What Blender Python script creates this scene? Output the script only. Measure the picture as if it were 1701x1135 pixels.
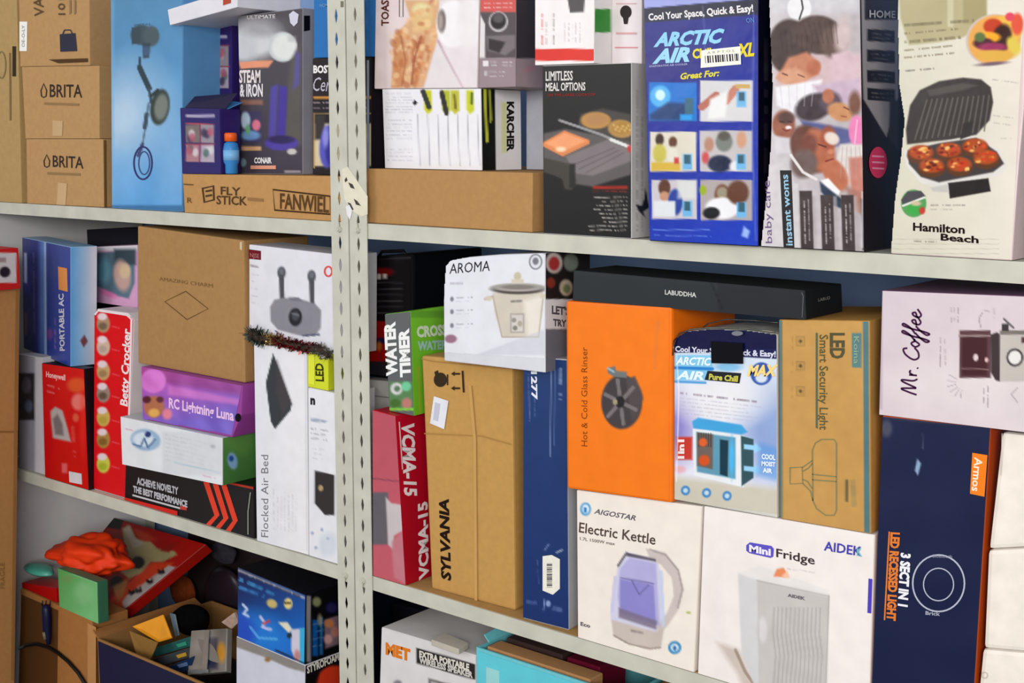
import bpy, bmesh, math, random
import numpy as np
from mathutils import Vector, Matrix
random.seed(7)
for _o in list(bpy.data.objects): bpy.data.objects.remove(_o)
SC = bpy.context.scene
COL = SC.collection
W, HT = 1701.0, 1135.0
# ---------------------------------------------------------------- camera
YAW, PIT, ROL, FPX = -0.68938, 0.15196, 0.00257, 2150.0
CAM = np.array([1.77759, -1.63502, 0.80338])
FWD = np.array([math.sin(YAW)*math.cos(PIT), math.cos(YAW)*math.cos(PIT), -math.sin(PIT)])
_r = np.cross(FWD, [0, 0, 1]); _r /= np.linalg.norm(_r); _u = np.cross(_r, FWD)
RT = _r*math.cos(ROL)+_u*math.sin(ROL); UP = -_r*math.sin(ROL)+_u*math.cos(ROL)
cd = bpy.data.cameras.new('camera'); cam = bpy.data.objects.new('camera', cd); COL.objects.link(cam)
cd.sensor_width = 36; cd.lens = FPX/W*36; cd.clip_start = .05; cd.clip_end = 50
M = Matrix.Identity(4)
for i in range(3):
    M[i][0] = RT[i]; M[i][1] = UP[i]; M[i][2] = -FWD[i]; M[i][3] = CAM[i]
cam.matrix_world = M
SC.camera = cam
# ---------------------------------------------------------------- light and exposure
wd = bpy.data.worlds.new('world'); SC.world = wd; wd.use_nodes = True
wd.node_tree.nodes['Background'].inputs[0].default_value = (.93, .96, 1, 1)
wd.node_tree.nodes['Background'].inputs[1].default_value = .56
def area(name, loc, target, sx, sy, power, color):
    l = bpy.data.lights.new(name, 'AREA'); l.shape = 'RECTANGLE'; l.size = sx; l.size_y = sy
    l.energy = power; l.color = color
    o = bpy.data.objects.new(name, l); COL.objects.link(o); o.location = loc
    o.rotation_euler = (Vector(target)-Vector(loc)).to_track_quat('-Z', 'Y').to_euler()
    return o
area('ceiling_light', (3.5, -4.0, 1.45), (.5, 0, .0), 2.6, 1.2, 200, (1, .965, .91))
area('ceiling_light', (.4, -1.9, 1.75), (.3, 0, .0), 2.0, .8, 7, (.98, .98, 1))
area('ceiling_light', (-1.6, -4.0, 1.5), (-.4, .1, -.1), 1.6, 1.0, 44, (.93, .96, 1))
VS = SC.view_settings
SC.display_settings.display_device = 'sRGB'
VS.view_transform = 'Standard'; VS.look = 'None'; VS.gamma = 1; VS.use_curve_mapping = False
VS.exposure = 0.0
# ---------------------------------------------------------------- helpers
KALB = .86
def s2l(c):
    c = np.asarray(c, float)/255.
    return np.maximum(np.where(c <= .04045, c/12.92, ((c+.055)/1.055)**2.4)*KALB-.010, .0015)
MATS = {}
def mat(col, kind='gloss'):
    key = (tuple(col) if col is not None else None, kind)
    if key in MATS: return MATS[key]
    m = bpy.data.materials.new(kind+'_'+('print' if col is None else '%02x%02x%02x' % tuple(int(max(0, min(255, v))) for v in col)))
    m.use_nodes = True; nt = m.node_tree; N = nt.nodes; L = nt.links
    bs = N['Principled BSDF']
    tc = N.new('ShaderNodeTexCoord'); nz = N.new('ShaderNodeTexNoise')
    L.new(tc.outputs['Object'], nz.inputs['Vector'])
    sc, amt, rough, bump, spec = {'gloss': (30, .04, .42, .02, .25), 'matte': (40, .06, .62, .03, .25), 'film': (22, .04, .30, .20, .26),
        'card': (90, .05, .85, .05, .12), 'metal': (18, .10, .42, .05, .35), 'wall': (6, .06, .8, .03, .2), 'dark': (40, .1, .6, .05, .2),
        'flat': (25, .03, .6, .0, .1), 'cloth': (90, .2, .95, .4, .05), 'clear': (20, .02, .12, .1, .5), 'chrome': (30, .05, .25, .02, .5)}[kind]
    nz.inputs['Scale'].default_value = sc; nz.inputs['Detail'].default_value = 5
    rmp = N.new('ShaderNodeMapRange'); rmp.inputs['To Min'].default_value = 1-amt; rmp.inputs['To Max'].default_value = 1+amt
    rmp.inputs['From Min'].default_value = .3; rmp.inputs['From Max'].default_value = .7
    L.new(nz.outputs['Fac'], rmp.inputs['Value'])
    mx = N.new('ShaderNodeVectorMath'); mx.operation = 'SCALE'
    if col is None:
        at = N.new('ShaderNodeAttribute'); at.attribute_name = 'Col'; L.new(at.outputs['Color'], mx.inputs[0])
    else:
        l = s2l(col); mx.inputs[0].default_value = (l[0], l[1], l[2])
    L.new(rmp.outputs['Result'], mx.inputs['Scale'])
    L.new(mx.outputs['Vector'], bs.inputs['Base Color'])
    bs.inputs['Roughness'].default_value = rough
    bs.inputs['Specular IOR Level'].default_value = spec
    if kind == 'chrome': bs.inputs['Metallic'].default_value = .8
    if kind == 'clear': bs.inputs['Alpha'].default_value = .45
    if bump:
        b = N.new('ShaderNodeBump'); b.inputs['Strength'].default_value = min(1, bump*2); b.inputs['Distance'].default_value = .004 if kind == 'film' else .0015
        n2 = N.new('ShaderNodeTexNoise'); n2.inputs['Scale'].default_value = {'film': 16, 'card': 260, 'cloth': 120}.get(kind, 70); n2.inputs['Detail'].default_value = 3
        if kind == 'card':
            mp = N.new('ShaderNodeMapping'); mp.inputs['Scale'].default_value = (1, 1, .06); L.new(tc.outputs['Object'], mp.inputs['Vector']); L.new(mp.outputs['Vector'], n2.inputs['Vector'])
        else: L.new(tc.outputs['Object'], n2.inputs['Vector'])
        L.new(n2.outputs['Fac'], b.inputs['Height']); L.new(b.outputs['Normal'], bs.inputs['Normal'])
    MATS[key] = m
    return m
def link(o, parent=None):
    COL.objects.link(o)
    if parent is not None: o.parent = parent
    return o
def mesh_obj(name, verts, faces, m, parent=None, base=None, smooth=False):
    V = np.asarray(verts, float)
    if base is not None: V = V-np.asarray(base)
    me = bpy.data.meshes.new(name); me.from_pydata([tuple(v) for v in V], [], [tuple(f) for f in faces]); me.update()
    if smooth:
        for p in me.polygons: p.use_smooth = True
    me.materials.append(m)
    return link(bpy.data.objects.new(name, me), parent)
def bm_obj(name, bm, m, parent=None, base=None, smooth=False):
    if base is not None: bmesh.ops.translate(bm, verts=bm.verts, vec=Vector([-b for b in base]))
    bmesh.ops.recalc_face_normals(bm, faces=bm.faces)
    me = bpy.data.meshes.new(name); bm.to_mesh(me); bm.free()
    if smooth:
        for p in me.polygons: p.use_smooth = True
    me.materials.append(m)
    return link(bpy.data.objects.new(name, me), parent)
def empty(name, label, cat, loc, group=None):
    o = bpy.data.objects.new(name, None); COL.objects.link(o); o.location = loc; o.empty_display_size = .05
    o['label'] = label; o['category'] = cat
    if group: o['group'] = group
    return o
def ray(x, y):
    return FWD+RT*((x-850.5)/FPX)-UP*((y-567.5)/FPX)
def hit(x, y, o, n):
    d = ray(x, y); return CAM+d*(np.dot(np.asarray(o)-CAM, n)/np.dot(d, n))
def proj(P):
    d = np.asarray(P)-CAM; z = d@FWD
    return 850.5+FPX*(d@RT)/z, 567.5-FPX*(d@UP)/z
HS = {'u': .66, 'l': 0.0, 'b': -.66}
# ---------------------------------------------------------------- raster of flat print, evaluated at the vertices of a printed panel
class Cv:
    def __init__(s, X, Y, base):
        s.X, s.Y = X, Y; s.C = np.empty(X.shape+(3,)); s.C[:] = base
        s.rng = np.random.RandomState(5)
    def mix(s, a, col):
        a = np.clip(a, 0, 1)[..., None]; s.C = s.C*(1-a)+np.asarray(col, float)*a
    def poly(s, pts, col, soft=1.5, al=1):
        X, Y = s.X, s.Y; n = len(pts); ins = np.zeros(X.shape, bool); D = np.full(X.shape, 1e9)
        for i in range(n):
            x0, y0 = pts[i]; x1, y1 = pts[(i+1) % n]
            if y0 != y1:
                c = ((y0 > Y) != (y1 > Y)) & (X < (x1-x0)*(Y-y0)/(y1-y0)+x0); ins ^= c
            dx, dy = x1-x0, y1-y0; L = dx*dx+dy*dy+1e-9
            t = np.clip(((X-x0)*dx+(Y-y0)*dy)/L, 0, 1)
            D = np.minimum(D, np.hypot(X-x0-t*dx, Y-y0-t*dy))
        sd = np.where(ins, -D, D); s.mix(np.clip(.5-sd/max(soft, .1), 0, 1)*al, col)
    def rect(s, x0, y0, x1, y1, col, soft=1.5, al=1): s.poly([(x0, y0), (x1, y0), (x1, y1), (x0, y1)], col, soft, al)
    def ell(s, cx, cy, rx, ry, col, soft=1.5, ang=0, al=1):
        a = math.radians(ang); u = (s.X-cx)*math.cos(a)+(s.Y-cy)*math.sin(a); v = -(s.X-cx)*math.sin(a)+(s.Y-cy)*math.cos(a)
        q = (np.sqrt((u/rx)**2+(v/ry)**2)-1)*min(rx, ry); s.mix(np.clip(.5-q/soft, 0, 1)*al, col)
    def line(s, pts, w, col, al=1):
        D = np.full(s.X.shape, 1e9)
        for (x0, y0), (x1, y1) in zip(pts[:-1], pts[1:]):
            dx, dy = x1-x0, y1-y0; t = np.clip(((s.X-x0)*dx+(s.Y-y0)*dy)/(dx*dx+dy*dy+1e-9), 0, 1)
            D = np.minimum(D, np.hypot(s.X-x0-t*dx, s.Y-y0-t*dy))
        s.mix(np.clip((w/2+.8-D)/1.4, 0, 1)*al, col)
    def grad(s, p0, p1, c0, c1, al=1):
        dx, dy = p1[0]-p0[0], p1[1]-p0[1]; t = np.clip(((s.X-p0[0])*dx+(s.Y-p0[1])*dy)/(dx*dx+dy*dy), 0, 1)[..., None]
        s.C = s.C*(1-al)+al*(np.asarray(c0, float)*(1-t)+np.asarray(c1, float)*t)
    def noise(s, amt, sx=6, sy=6, seed=1):
        r = np.random.RandomState(seed); o = np.zeros(s.X.shape)
        for k in range(10):
            a = r.rand()*6.28; f = 1/(sx if k % 2 else sy)*(.5+r.rand()); o += np.sin((s.X*math.cos(a)+s.Y*math.sin(a))*f+r.rand()*6)
        s.C = np.clip(s.C+(o*amt/3)[..., None], 0, 255)
    def txt(s, a, b, h, col, al=.8, seed=3, cw=None):
        dx, dy = b[0]-a[0], b[1]-a[1]; L = math.hypot(dx, dy); dx /= L; dy /= L
        u = (s.X-a[0])*dx+(s.Y-a[1])*dy; v = -(s.X-a[0])*dy+(s.Y-a[1])*dx
        cw = cw or h*.9; r = np.random.RandomState(seed); n = int(L/cw)+2; on = (r.rand(n+4) > .22)*(.55+.45*r.rand(n+4))
        k = np.clip((u/cw).astype(int), 0, n+2)
        s.mix(((u > 0) & (u < L))*np.clip((h/2+.6-np.abs(v))/1.2, 0, 1)*on[k]*al, col)
    def para(s, a, b, n, step, h, col, al=.7, rag=.25, seed=1):
        r = random.Random(seed)
        for i in range(n):
            f = 1-rag*r.random(); x0, y0 = a[0]+step[0]*i, a[1]+step[1]*i
            s.txt((x0, y0), (x0+(b[0]-a[0])*f, y0+(b[1]-a[1])*f), h, col, al, seed+i)
# ---------------------------------------------------------------- a carton with real faces, its print and lettering as parts
BOX = {}
class Box:
    def __init__(s, key, name, label, q, y0=0, yaw=0, D=.2, col=(176, 136, 90), kind='card', on=None, prof=None, cat='box',
                 group=None, bev=.0018, lean=0, body='carton', anchor=3, colT=None, wob=0, dxb=0):
        a = math.radians(yaw); s.e = np.array([math.cos(a), math.sin(a), 0.]); s.d = np.array([-math.sin(a), math.cos(a), 0.])
        s.n = -s.d
        if lean: s.n = np.array([s.n[0]*math.cos(lean), s.n[1]*math.cos(lean), math.sin(lean)])
        A = hit(q[anchor][0], q[anchor][1], (0, y0, 0), np.array([0, 1., 0]))
        s.o = A
        TL, TR, BR, BL = [hit(x, y, A, s.n) for x, y in q]
        s.on = on
        if on is not None:
            if isinstance(on, str) and on in HS: f = lambda x, t: HS[on]+.0006
            elif isinstance(on, (int, float)): f = lambda x, t: on
            else: f = lambda x, t: BOX[on].top(x)+.0006
            # follow the slanting side edges down or up to the support
            for P, Q in ((BL, TL), (BR, TR)):
                z = f(P[0], 0); k = (z-P[2])/(Q[2]-P[2]) if abs(Q[2]-P[2]) > 1e-6 else 0
                P += (Q-P)*k
        s.TL, s.TR, s.BR, s.BL = TL, TR, BR, BL; s.D = D; s.k = 0
        s.base = (TL+TR+BR+BL)/4; s.base = (BL+BR)/2+s.d*D/2; s.base[2] = min(BL[2], BR[2])
        s.root = empty(name, label, cat, tuple(s.base), group)
        dv = s.d*D
        if prof is None: pts = [TL, TR, BR, BL]
        else:
            snap = {tuple(q[0]): TL, tuple(q[1]): TR, tuple(q[2]): BR, tuple(q[3]): BL}
            pts = [snap[tuple(p)] if tuple(p) in snap else hit(p[0], p[1], A, s.n) for p in prof]
        s.prof = prof; n = len(pts)
        bm = bmesh.new(); F = [bm.verts.new(p) for p in pts]; B = [bm.verts.new(p+dv) for p in pts]
        bm.faces.new(F); bm.faces.new(B[::-1])
        for i in range(n): bm.faces.new([F[(i+1) % n], F[i], B[i], B[(i+1) % n]])
        bmesh.ops.recalc_face_normals(bm, faces=bm.faces)
        if bev: bmesh.ops.bevel(bm, geom=list(bm.edges), offset=bev, segments=2, affect='EDGES', profile=.6)
        s.body = bm_obj(body, bm, mat(col, kind), s.root, s.base)
        BOX[key] = s
        nr = np.cross(s.d, TR-BR); nr /= np.linalg.norm(nr)
        if nr @ s.e < 0: nr = -nr
        nt = np.cross(TR-TL, s.d); nt /= np.linalg.norm(nt)
        if nt[2] < 0: nt = -nt
        s.pl = {'F': (TL, s.n), 'R': (TR, nr), 'T': (TL, nt)}
        s.qu = {'F': (TL, TR, BR, BL), 'R': (TR, TR+dv, BR+dv, BR), 'T': (TL+dv, TR+dv, TR, TL)}
    def top(s, x):
        t = (x-s.TL[0])/(s.TR[0]-s.TL[0]); t = min(1.0, max(0.0, t)); return float(max(s.TL[2]+(s.TR[2]-s.TL[2])*t, 0) if False else s.TL[2]+(s.TR[2]-s.TL[2])*t)
    def P(s, f, x, y, lay=None):
        o, n = s.pl[f]; n = n if n @ (CAM-o) > 0 else -n
        p = hit(x, y, o, n)+n*(.0007+.00012*(s.k if lay is None else lay))
        if s.on is not None and f != 'T': p[2] = max(p[2], s.base[2]+.0006)
        return p
    def panel(s, f, paint, base=(255, 255, 255), pitch=2.3, kind='gloss', name=None, u0=0, u1=1, v0=0, v1=1):
        a, b, c, d = s.qu[f]; o, n = s.pl[f]; n = n if n @ (CAM-o) > 0 else -n
        def B(u, v): return (a*(1-u)+b*u)*(1-v)+(d*(1-u)+c*u)*v
        c4 = [proj(B(*t)) for t in ((u0, v0), (u1, v0), (u1, v1), (u0, v1))]
        w = max(math.dist(c4[0], c4[1]), math.dist(c4[3], c4[2])); h = max(math.dist(c4[0], c4[3]), math.dist(c4[1], c4[2]))
        if f == 'F' and s.prof is not None: pitch = 1.3
        nu = int(min(340, max(2, w/pitch))); nv = int(min(340, max(2, h/pitch)))
        uu, vv = np.meshgrid(np.linspace(u0, u1, nu+1), np.linspace(v0, v1, nv+1))
        m_ = .004; uu2 = .5+(uu-.5)*(1-m_*2); vv2 = .5+(vv-.5)*(1-m_*2)
        P = ((1-uu2)[..., None]*a+uu2[..., None]*b)*(1-vv2)[..., None]+((1-uu2)[..., None]*d+uu2[..., None]*c)*vv2[..., None]
        X, Y = proj(P)
        cv = Cv(X, Y, base)
        if paint: paint(cv)
        P = P+n*.00045
        idx = np.arange((nu+1)*(nv+1)).reshape(nv+1, nu+1)
        F = np.stack([idx[:-1, :-1], idx[1:, :-1], idx[1:, 1:], idx[:-1, 1:]], -1).reshape(-1, 4)
        if f == 'F' and s.prof is not None:
            fx = X.ravel()[F].mean(1); fy = Y.ravel()[F].mean(1); ins = np.zeros(len(F), bool); pts = s.prof
            cx_ = sum(p[0] for p in pts)/len(pts); cy_ = sum(p[1] for p in pts)/len(pts)
            pts = [(cx_+(p[0]-cx_)*.996, cy_+(p[1]-cy_)*.996) for p in pts]
            for i in range(len(pts)):
                x0, y0 = pts[i]; x1, y1 = pts[(i+1) % len(pts)]
                if y0 != y1: ins ^= ((y0 > fy) != (y1 > fy)) & (fx < (x1-x0)*(fy-y0)/(y1-y0)+x0)
            F = F[ins]
        nm = name or {'F': 'printed_front', 'R': 'printed_side', 'T': 'printed_top'}[f]
        V = P.reshape(-1, 3)-s.base
        me = bpy.data.meshes.new(nm)
        me.vertices.add(len(V)); me.vertices.foreach_set('co', V.ravel())
        me.loops.add(len(F)*4); me.loops.foreach_set('vertex_index', F.ravel())
        me.polygons.add(len(F)); me.polygons.foreach_set('loop_start', np.arange(0, len(F)*4, 4)); me.polygons.foreach_set('loop_total', np.full(len(F), 4))
        me.update(); me.validate()
        ca = me.color_attributes.new('Col', 'FLOAT_COLOR', 'POINT')
        L = s2l(np.clip(cv.C, 0, 255)).reshape(-1, 3); ca.data.foreach_set('color', np.concatenate([L, np.ones((len(L), 1))], 1).ravel())
        me.materials.append(mat(None, kind))
        return link(bpy.data.objects.new(nm, me), s.root)
    def flat(s, f, pts, col, name='printed_shape', kind='flat', th=0):
        s.k += 1; V = [s.P(f, x, y) for x, y in pts]; n = len(V); F = [list(range(n))]
        if th:
            nn = s.pl[f][1]; nn = nn if nn @ (CAM-s.pl[f][0]) > 0 else -nn
            V += [v+nn*th for v in V]; F = [list(range(n)), list(range(n, 2*n))]+[[i, (i+1) % n, n+(i+1) % n, n+i] for i in range(n)]
        return mesh_obj(name, V, F, mat(col, kind), s.root, s.base)
    def stroke(s, f, lines, w, col, closed=False, name='printed_line'):
        s.k += 1; V = []; F = []
        if not isinstance(lines[0][0], (tuple, list)): lines = [lines]
        for pts in lines:
            n = len(pts); st = len(V)
            for i, (x, y) in enumerate(pts):
                p0 = pts[(i-1) % n] if (closed or i > 0) else pts[i]; p1 = pts[(i+1) % n] if (closed or i < n-1) else pts[i]
                tx, ty = p1[0]-p0[0], p1[1]-p0[1]; L = math.hypot(tx, ty) or 1; nx, ny = -ty/L*w/2, tx/L*w/2
                V += [s.P(f, x+nx, y+ny), s.P(f, x-nx, y-ny)]
            m_ = n if closed else n-1
            for i in range(m_):
                j = (i+1) % n; F.append((st+2*i, st+2*i+1, st+2*j+1, st+2*j))
        return mesh_obj(name, V, F, mat(col, 'flat'), s.root, s.base)
    def ring(s, f, cx, cy, rx, ry, w, col, n=28, name='printed_ring'):
        return s.stroke(f, [(cx+rx*math.cos(6.2832*i/n), cy+ry*math.sin(6.2832*i/n)) for i in range(n)], w, col, True, name)
    def disc(s, f, cx, cy, rx, ry, col, n=24, name='printed_disc', th=0):
        return s.flat(f, [(cx+rx*math.cos(6.2832*i/n), cy+ry*math.sin(6.2832*i/n)) for i in range(n)], col, name, th=th)
    def text(s, f, t, A, B, C, col, bold=0., shear=0., name='lettering'):
        s.k += 1
        cu = bpy.data.curves.new('t', 'FONT'); cu.body = t; cu.size = 1; cu.offset = bold; cu.shear = shear; cu.resolution_u = 2; cu.fill_mode = 'FRONT'
        ob = bpy.data.objects.new('t', cu); me = bpy.data.meshes.new_from_object(ob)
        n = len(me.vertices); V = np.empty(n*3); me.vertices.foreach_get('co', V); V = V.reshape(-1, 3)
        x0, x1 = V[:, 0].min(), V[:, 0].max(); u = (V[:, 0]-x0)/(x1-x0); v = V[:, 1]/.70
        F = [tuple(p.vertices) for p in me.polygons]
        bpy.data.objects.remove(ob); bpy.data.curves.remove(cu); bpy.data.meshes.remove(me)
        PA, PB, PC = s.P(f, *A), s.P(f, *B), s.P(f, *C)
        return mesh_obj(name, PA+u[:, None]*(PB-PA)+v[:, None]*(PC-PA), F, mat(col, 'flat'), s.root, s.base)
    def sticker(s, f, pts, col=(240, 238, 232), bars=None, name='sticker'):
        o = s.flat(f, pts, col, name, 'matte', th=.0003); s.k += 4
        if bars is not None:   # bars=(p0,p1,p2) : corner, along, across
            (x0, y0), (x1, y1), (x2, y2) = bars; V = []; F = []; r = random.Random(3); t = 0
            while t < 1:
                w = r.choice((.02, .035, .05)); a, b = t, min(1, t+w); t += w+r.choice((.02, .03, .045))
                st = len(V)
                for k, m_ in ((a, 0), (b, 0), (b, 1), (a, 1)):
                    V.append(s.P(f, x0+(x1-x0)*k+(x2-x0)*m_, y0+(y1-y0)*k+(y2-y0)*m_))
                F.append((st, st+1, st+2, st+3))
            mesh_obj('barcode', V, F, mat((50, 45, 60), 'flat'), o, s.base)
        return o
def boxmesh(x0, x1, y0, y1, z0, z1, bm=None):
    bm = bm or bmesh.new()
    v = [bm.verts.new((x, y, z)) for x in (x0, x1) for y in (y0, y1) for z in (z0, z1)]
    for f in ((0, 1, 3, 2), (4, 6, 7, 5), (0, 4, 5, 1), (2, 3, 7, 6), (0, 2, 6, 4), (1, 5, 7, 3)): bm.faces.new([v[i] for i in f])
    return bm
def tube(name, pts, r, m, parent, base, seg=8, closed=False):
    V = []; F = []; n = len(pts)
    P = [np.asarray(p, float) for p in pts]
    for i in range(n):
        t = P[min(i+1, n-1)]-P[max(i-1, 0)]; t /= np.linalg.norm(t)+1e-9
        a = np.cross(t, [0, 0, 1.]) if abs(t[2]) < .9 else np.cross(t, [1., 0, 0]); a /= np.linalg.norm(a); b = np.cross(t, a)
        rr = r[i] if isinstance(r, (list, tuple)) else r
        for k in range(seg): V.append(P[i]+rr*(a*math.cos(6.2832*k/seg)+b*math.sin(6.2832*k/seg)))
    for i in range(n-1):
        for k in range(seg): F.append((i*seg+k, i*seg+(k+1) % seg, (i+1)*seg+(k+1) % seg, (i+1)*seg+k))
    F.append(tuple(range(seg))[::-1]); F.append(tuple(range((n-1)*seg, n*seg)))
    return mesh_obj(name, V, F, m, parent, base, smooth=True)
# ---------------------------------------------------------------- setting
def struct(name, bm, m):
    o = bm_obj(name, bm, m); o['kind'] = 'structure'; return o
struct('wall_back', boxmesh(-1.36, 3.2, .47, .55, -.86, 2.0), mat((140, 168, 214), 'wall'))
struct('wall_left', boxmesh(-1.36, -1.28, 0, .47, -.86, 2.0), mat((214, 213, 214), 'wall'))
struct('floor', boxmesh(-1.7, 3.2, -2.6, .55, -.92, -.86), mat((150, 146, 140), 'wall'))
# shelving: slotted angle posts with real slots, lipped steel shelves
MET = mat((194, 193, 179), 'metal')
PITCH = .0406
def slotted_post(xa, xb, side, z0, z1, parent, base, zoff, y=-.003):
    V = []; F = []
    cx = (xa+xb)/2; t = .0016; hw = .0040; hh = .0135
    n = int((z1-z0)/PITCH)
    for i in range(n):
        a = z0+i*PITCH; b = a+PITCH; cz = (a+b)/2
        hole = [(cx, cz+hh), (cx+hw*.55, cz+hh*.62), (cx+hw, cz), (cx+hw*.55, cz-hh*.62), (cx, cz-hh), (cx-hw*.55, cz-hh*.62), (cx-hw, cz), (cx-hw*.55, cz+hh*.62)]
        out = [(cx, b), (xb, b), (xb, cz), (xb, a), (cx, a), (xa, a), (xa, cz), (xa, b)]
        st = len(V)
        for yy in (y, y+t):
            V += [(p[0], yy, p[1]) for p in hole]+[(p[0], yy, p[1]) for p in out]
        for k in range(8):
            j = (k+1) % 8
            F += [(st+k, st+j, st+8+j, st+8+k), (st+16+k, st+24+k, st+24+j, st+16+j), (st+k, st+16+k, st+16+j, st+j)]
        for (p, q) in ((1, 2), (2, 3), (5, 6), (6, 7)): F.append((st+8+p, st+8+q, st+24+q, st+24+p))
    o = mesh_obj('post', V, F, MET, parent, base)
    return o
def post_return(x0, x1, z0, z1, parent, base):
    return bm_obj('post_flange', boxmesh(x0, x1, -.0014, .036, z0, z1), MET, parent, base)
def shelf(x0, x1, zt, parent, base, wood=None):
    bm = bmesh.new(); t = .0012; lip = .0275
    def ad(a, b, c, d, e, f): boxmesh(a, b, c, d, e, f, bm)
    ad(x0, x1, 0, t, zt-lip, zt); ad(x0, x1, t, .44, zt-t, zt); ad(x0, x1, t, .012, zt-lip, zt-lip+t); ad(x0, x1, .44-t, .44, zt-lip, zt-t)
    for k in range(1, 4): ad(x0, x1, .11*k, .11*k+.02, zt-.014, zt-t)
    o = bm_obj('shelf', bm, MET, parent, base)
    return o
def bolt(x, z, parent, base):
    bm = bmesh.new()
    bmesh.ops.create_cone(bm, cap_ends=True, segments=6, radius1=.0062, radius2=.0055, depth=.004, matrix=Matrix.Translation((x, -.0052, z)) @ Matrix.Rotation(math.pi/2, 4, 'X'))
    bmesh.ops.create_cone(bm, cap_ends=True, segments=12, radius1=.0038, radius2=.003, depth=.003, matrix=Matrix.Translation((x, -.0085, z)) @ Matrix.Rotation(math.pi/2, 4, 'X'))
    return bm_obj('bolt', bm, mat((190, 190, 176), 'metal'), parent, base)
ZP0, ZP1 = -.86, -.86+PITCH*52
for nm, xs, lab, px in (('left', (-1.275, .0), 'cream steel shelving bay on the left of the twin slotted posts', (0.0, .0452)),
                        ('right', (.0935, 1.9), 'cream steel shelving bay on the right of the twin slotted posts', (.0488, .0935))):
    base = (xs[0], 0, ZP0)
    rt = empty('shelving_unit', lab, 'shelving', base)
    slotted_post(px[0], px[1], nm, ZP0, ZP1, rt, base, 0)
    if nm == 'left': post_return(px[1]-.0016, px[1], ZP0, ZP1, rt, base)
    else: post_return(px[0], px[0]+.0016, ZP0, ZP1, rt, base)
    dz = 0 if nm == 'left' else 0
    xa, xb = (xs[0], px[1]-.0018) if nm == 'left' else (px[0]+.0018, xs[1])
    for z in (.66, 0., -.66): shelf(xa, xb, z, rt, base)
    if nm == 'right': bm_obj('liner_board', boxmesh(xa+.05, xb-.05, .0035, .43, .0001, .0005), mat((178, 140, 88), 'card'), rt, base)
    cx = sum(px)/2
    for z in (.647, -.013): bolt(cx, z, rt, base)
    ex = xs[0] if nm == 'left' else xs[1]
    bm_obj('end_post', boxmesh(ex-.002, ex+.04 if nm == 'left' else ex+.002, -.003, -.0012, ZP0, ZP1), MET, rt, base)
    for px0 in ((ex, ex+.04) if nm == 'left' else (ex-.04, ex),):
        bm_obj('back_post', boxmesh(px0[0], px0[1], .4405, .4425, ZP0, ZP1), MET, rt, base)

def wq(x0, x1, y, z0, z1, sk=0):
    f = lambda x, z: tuple(float(v) for v in proj(np.array([x, y, z])))
    return [f(x0, z1), f(x1, z1), f(x1+sk, z0), f(x0+sk, z0)]
# ================================================================ UPPER SHELF
KR = (181, 143, 98)
def cardmarks(c, tape=None):
    c.noise(3, 30, 60, 4)
b = Box('bigcarton', 'shipping_carton', 'large plain kraft carton at the far left end of the upper shelf', [(-18, -60), (26, -60), (36, 340), (-18, 336)], .0, 0, .1, (176, 146, 98), on='u')
b.flat('F', [(21, 77), (27, 77), (27, 127), (21, 127)], (60, 52, 40), 'printed_bar')
b.stroke('F', [(17, 88), (18, 200)], 3, (128, 102, 70)); b.ring('F', 3, 108, 7, 22, 2, (130, 112, 74))
# brita stack
GB = 'kraft cartons stacked at the left of the upper shelf'
def brita(key, q, on, y0, yaw, lab, tx):
    b = Box(key, 'shipping_carton', lab, q, y0, yaw, .24, KR, on=on, group=GB)
    if tx:
        x0, y0_, x1, y1, h = tx
        b.text('F', 'BRITA', (x0+17, y0_), (x1, y1), (x0+17, y0_-h), (62, 52, 48), .012)
        b.stroke('F', [(x0+7, y0_-h*1.05), (x0+2.5, y0_-h*.5), (x0+3.5, y0_-1), (x0+7, y0_+1), (x0+11, y0_-1), (x0+12, y0_-h*.5)], 2, (62, 52, 48), True, 'logo')
        b.flat('F', [(x0+8, y0_+9), (x1-5, y0_+11), (x1-5, y0_+15), (x0+8, y0_+13)], (146, 116, 80), 'printed_line')
    return b
b = brita('brita1', [(43.5, 231), (170.7, 231), (172.4, 346.5), (45, 341)], 'u', 0, 3, 'kraft carton with a drop logo, lowest of the stack of three', (71, 277, 139, 280, 19))
b.flat('F', [(97, 303), (112, 305), (110, 345), (95, 343)], (196, 164, 122), 'tape'); b.flat('R', [(172, 233), (176, 233), (177, 346), (173, 346)], (120, 88, 52), 'side_fold')
b = brita('brita2', [(36, 111), (164.7, 109), (165, 227.6), (42, 227)], 'brita1', 0, 3, 'kraft carton with a drop logo, middle of the stack of three', (66, 161, 137, 162, 21))
b.flat('F', [(88, 200), (105, 201), (104, 226), (88, 226)], (194, 162, 120), 'tape')
b = Box('brita3', 'shipping_carton', 'kraft carton with a white side sticker and basket symbol, topmost of the left stack', [(31, -7), (148, -8), (149, 103), (33.5, 108.5)], 0, 3, .24, KR, on='brita2', group=GB)
b.sticker('F', [(33, 36), (46, 36), (45, 85), (33, 85)]); b.text('F', 'OE-O-LY', (42, 78), (42, 42), (37, 78), (120, 110, 110))
b.flat('F', [(100, 57), (126, 55), (129, 85), (101, 86)], (58, 58, 72), 'printed_basket'); b.stroke('F', [(105, 57), (108, 50), (118, 50), (121, 56)], 2, (58, 58, 72))
b.text('F', 'VA', (74, 27), (72, -4), (58, 27), (98, 78, 58), .01); b.text('F', '101', (109, 25), (108, -3), (98, 25), (98, 78, 58), .01)
for x in (116, 124): b.flat('F', [(x, 0), (x+3, 0), (x+3, 22), (x, 24)], (150, 122, 92), 'printed_line')
b.flat('F', [(82, 99), (147, 97), (147, 103), (98, 105)], (84, 62, 42), 'torn_edge')
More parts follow.
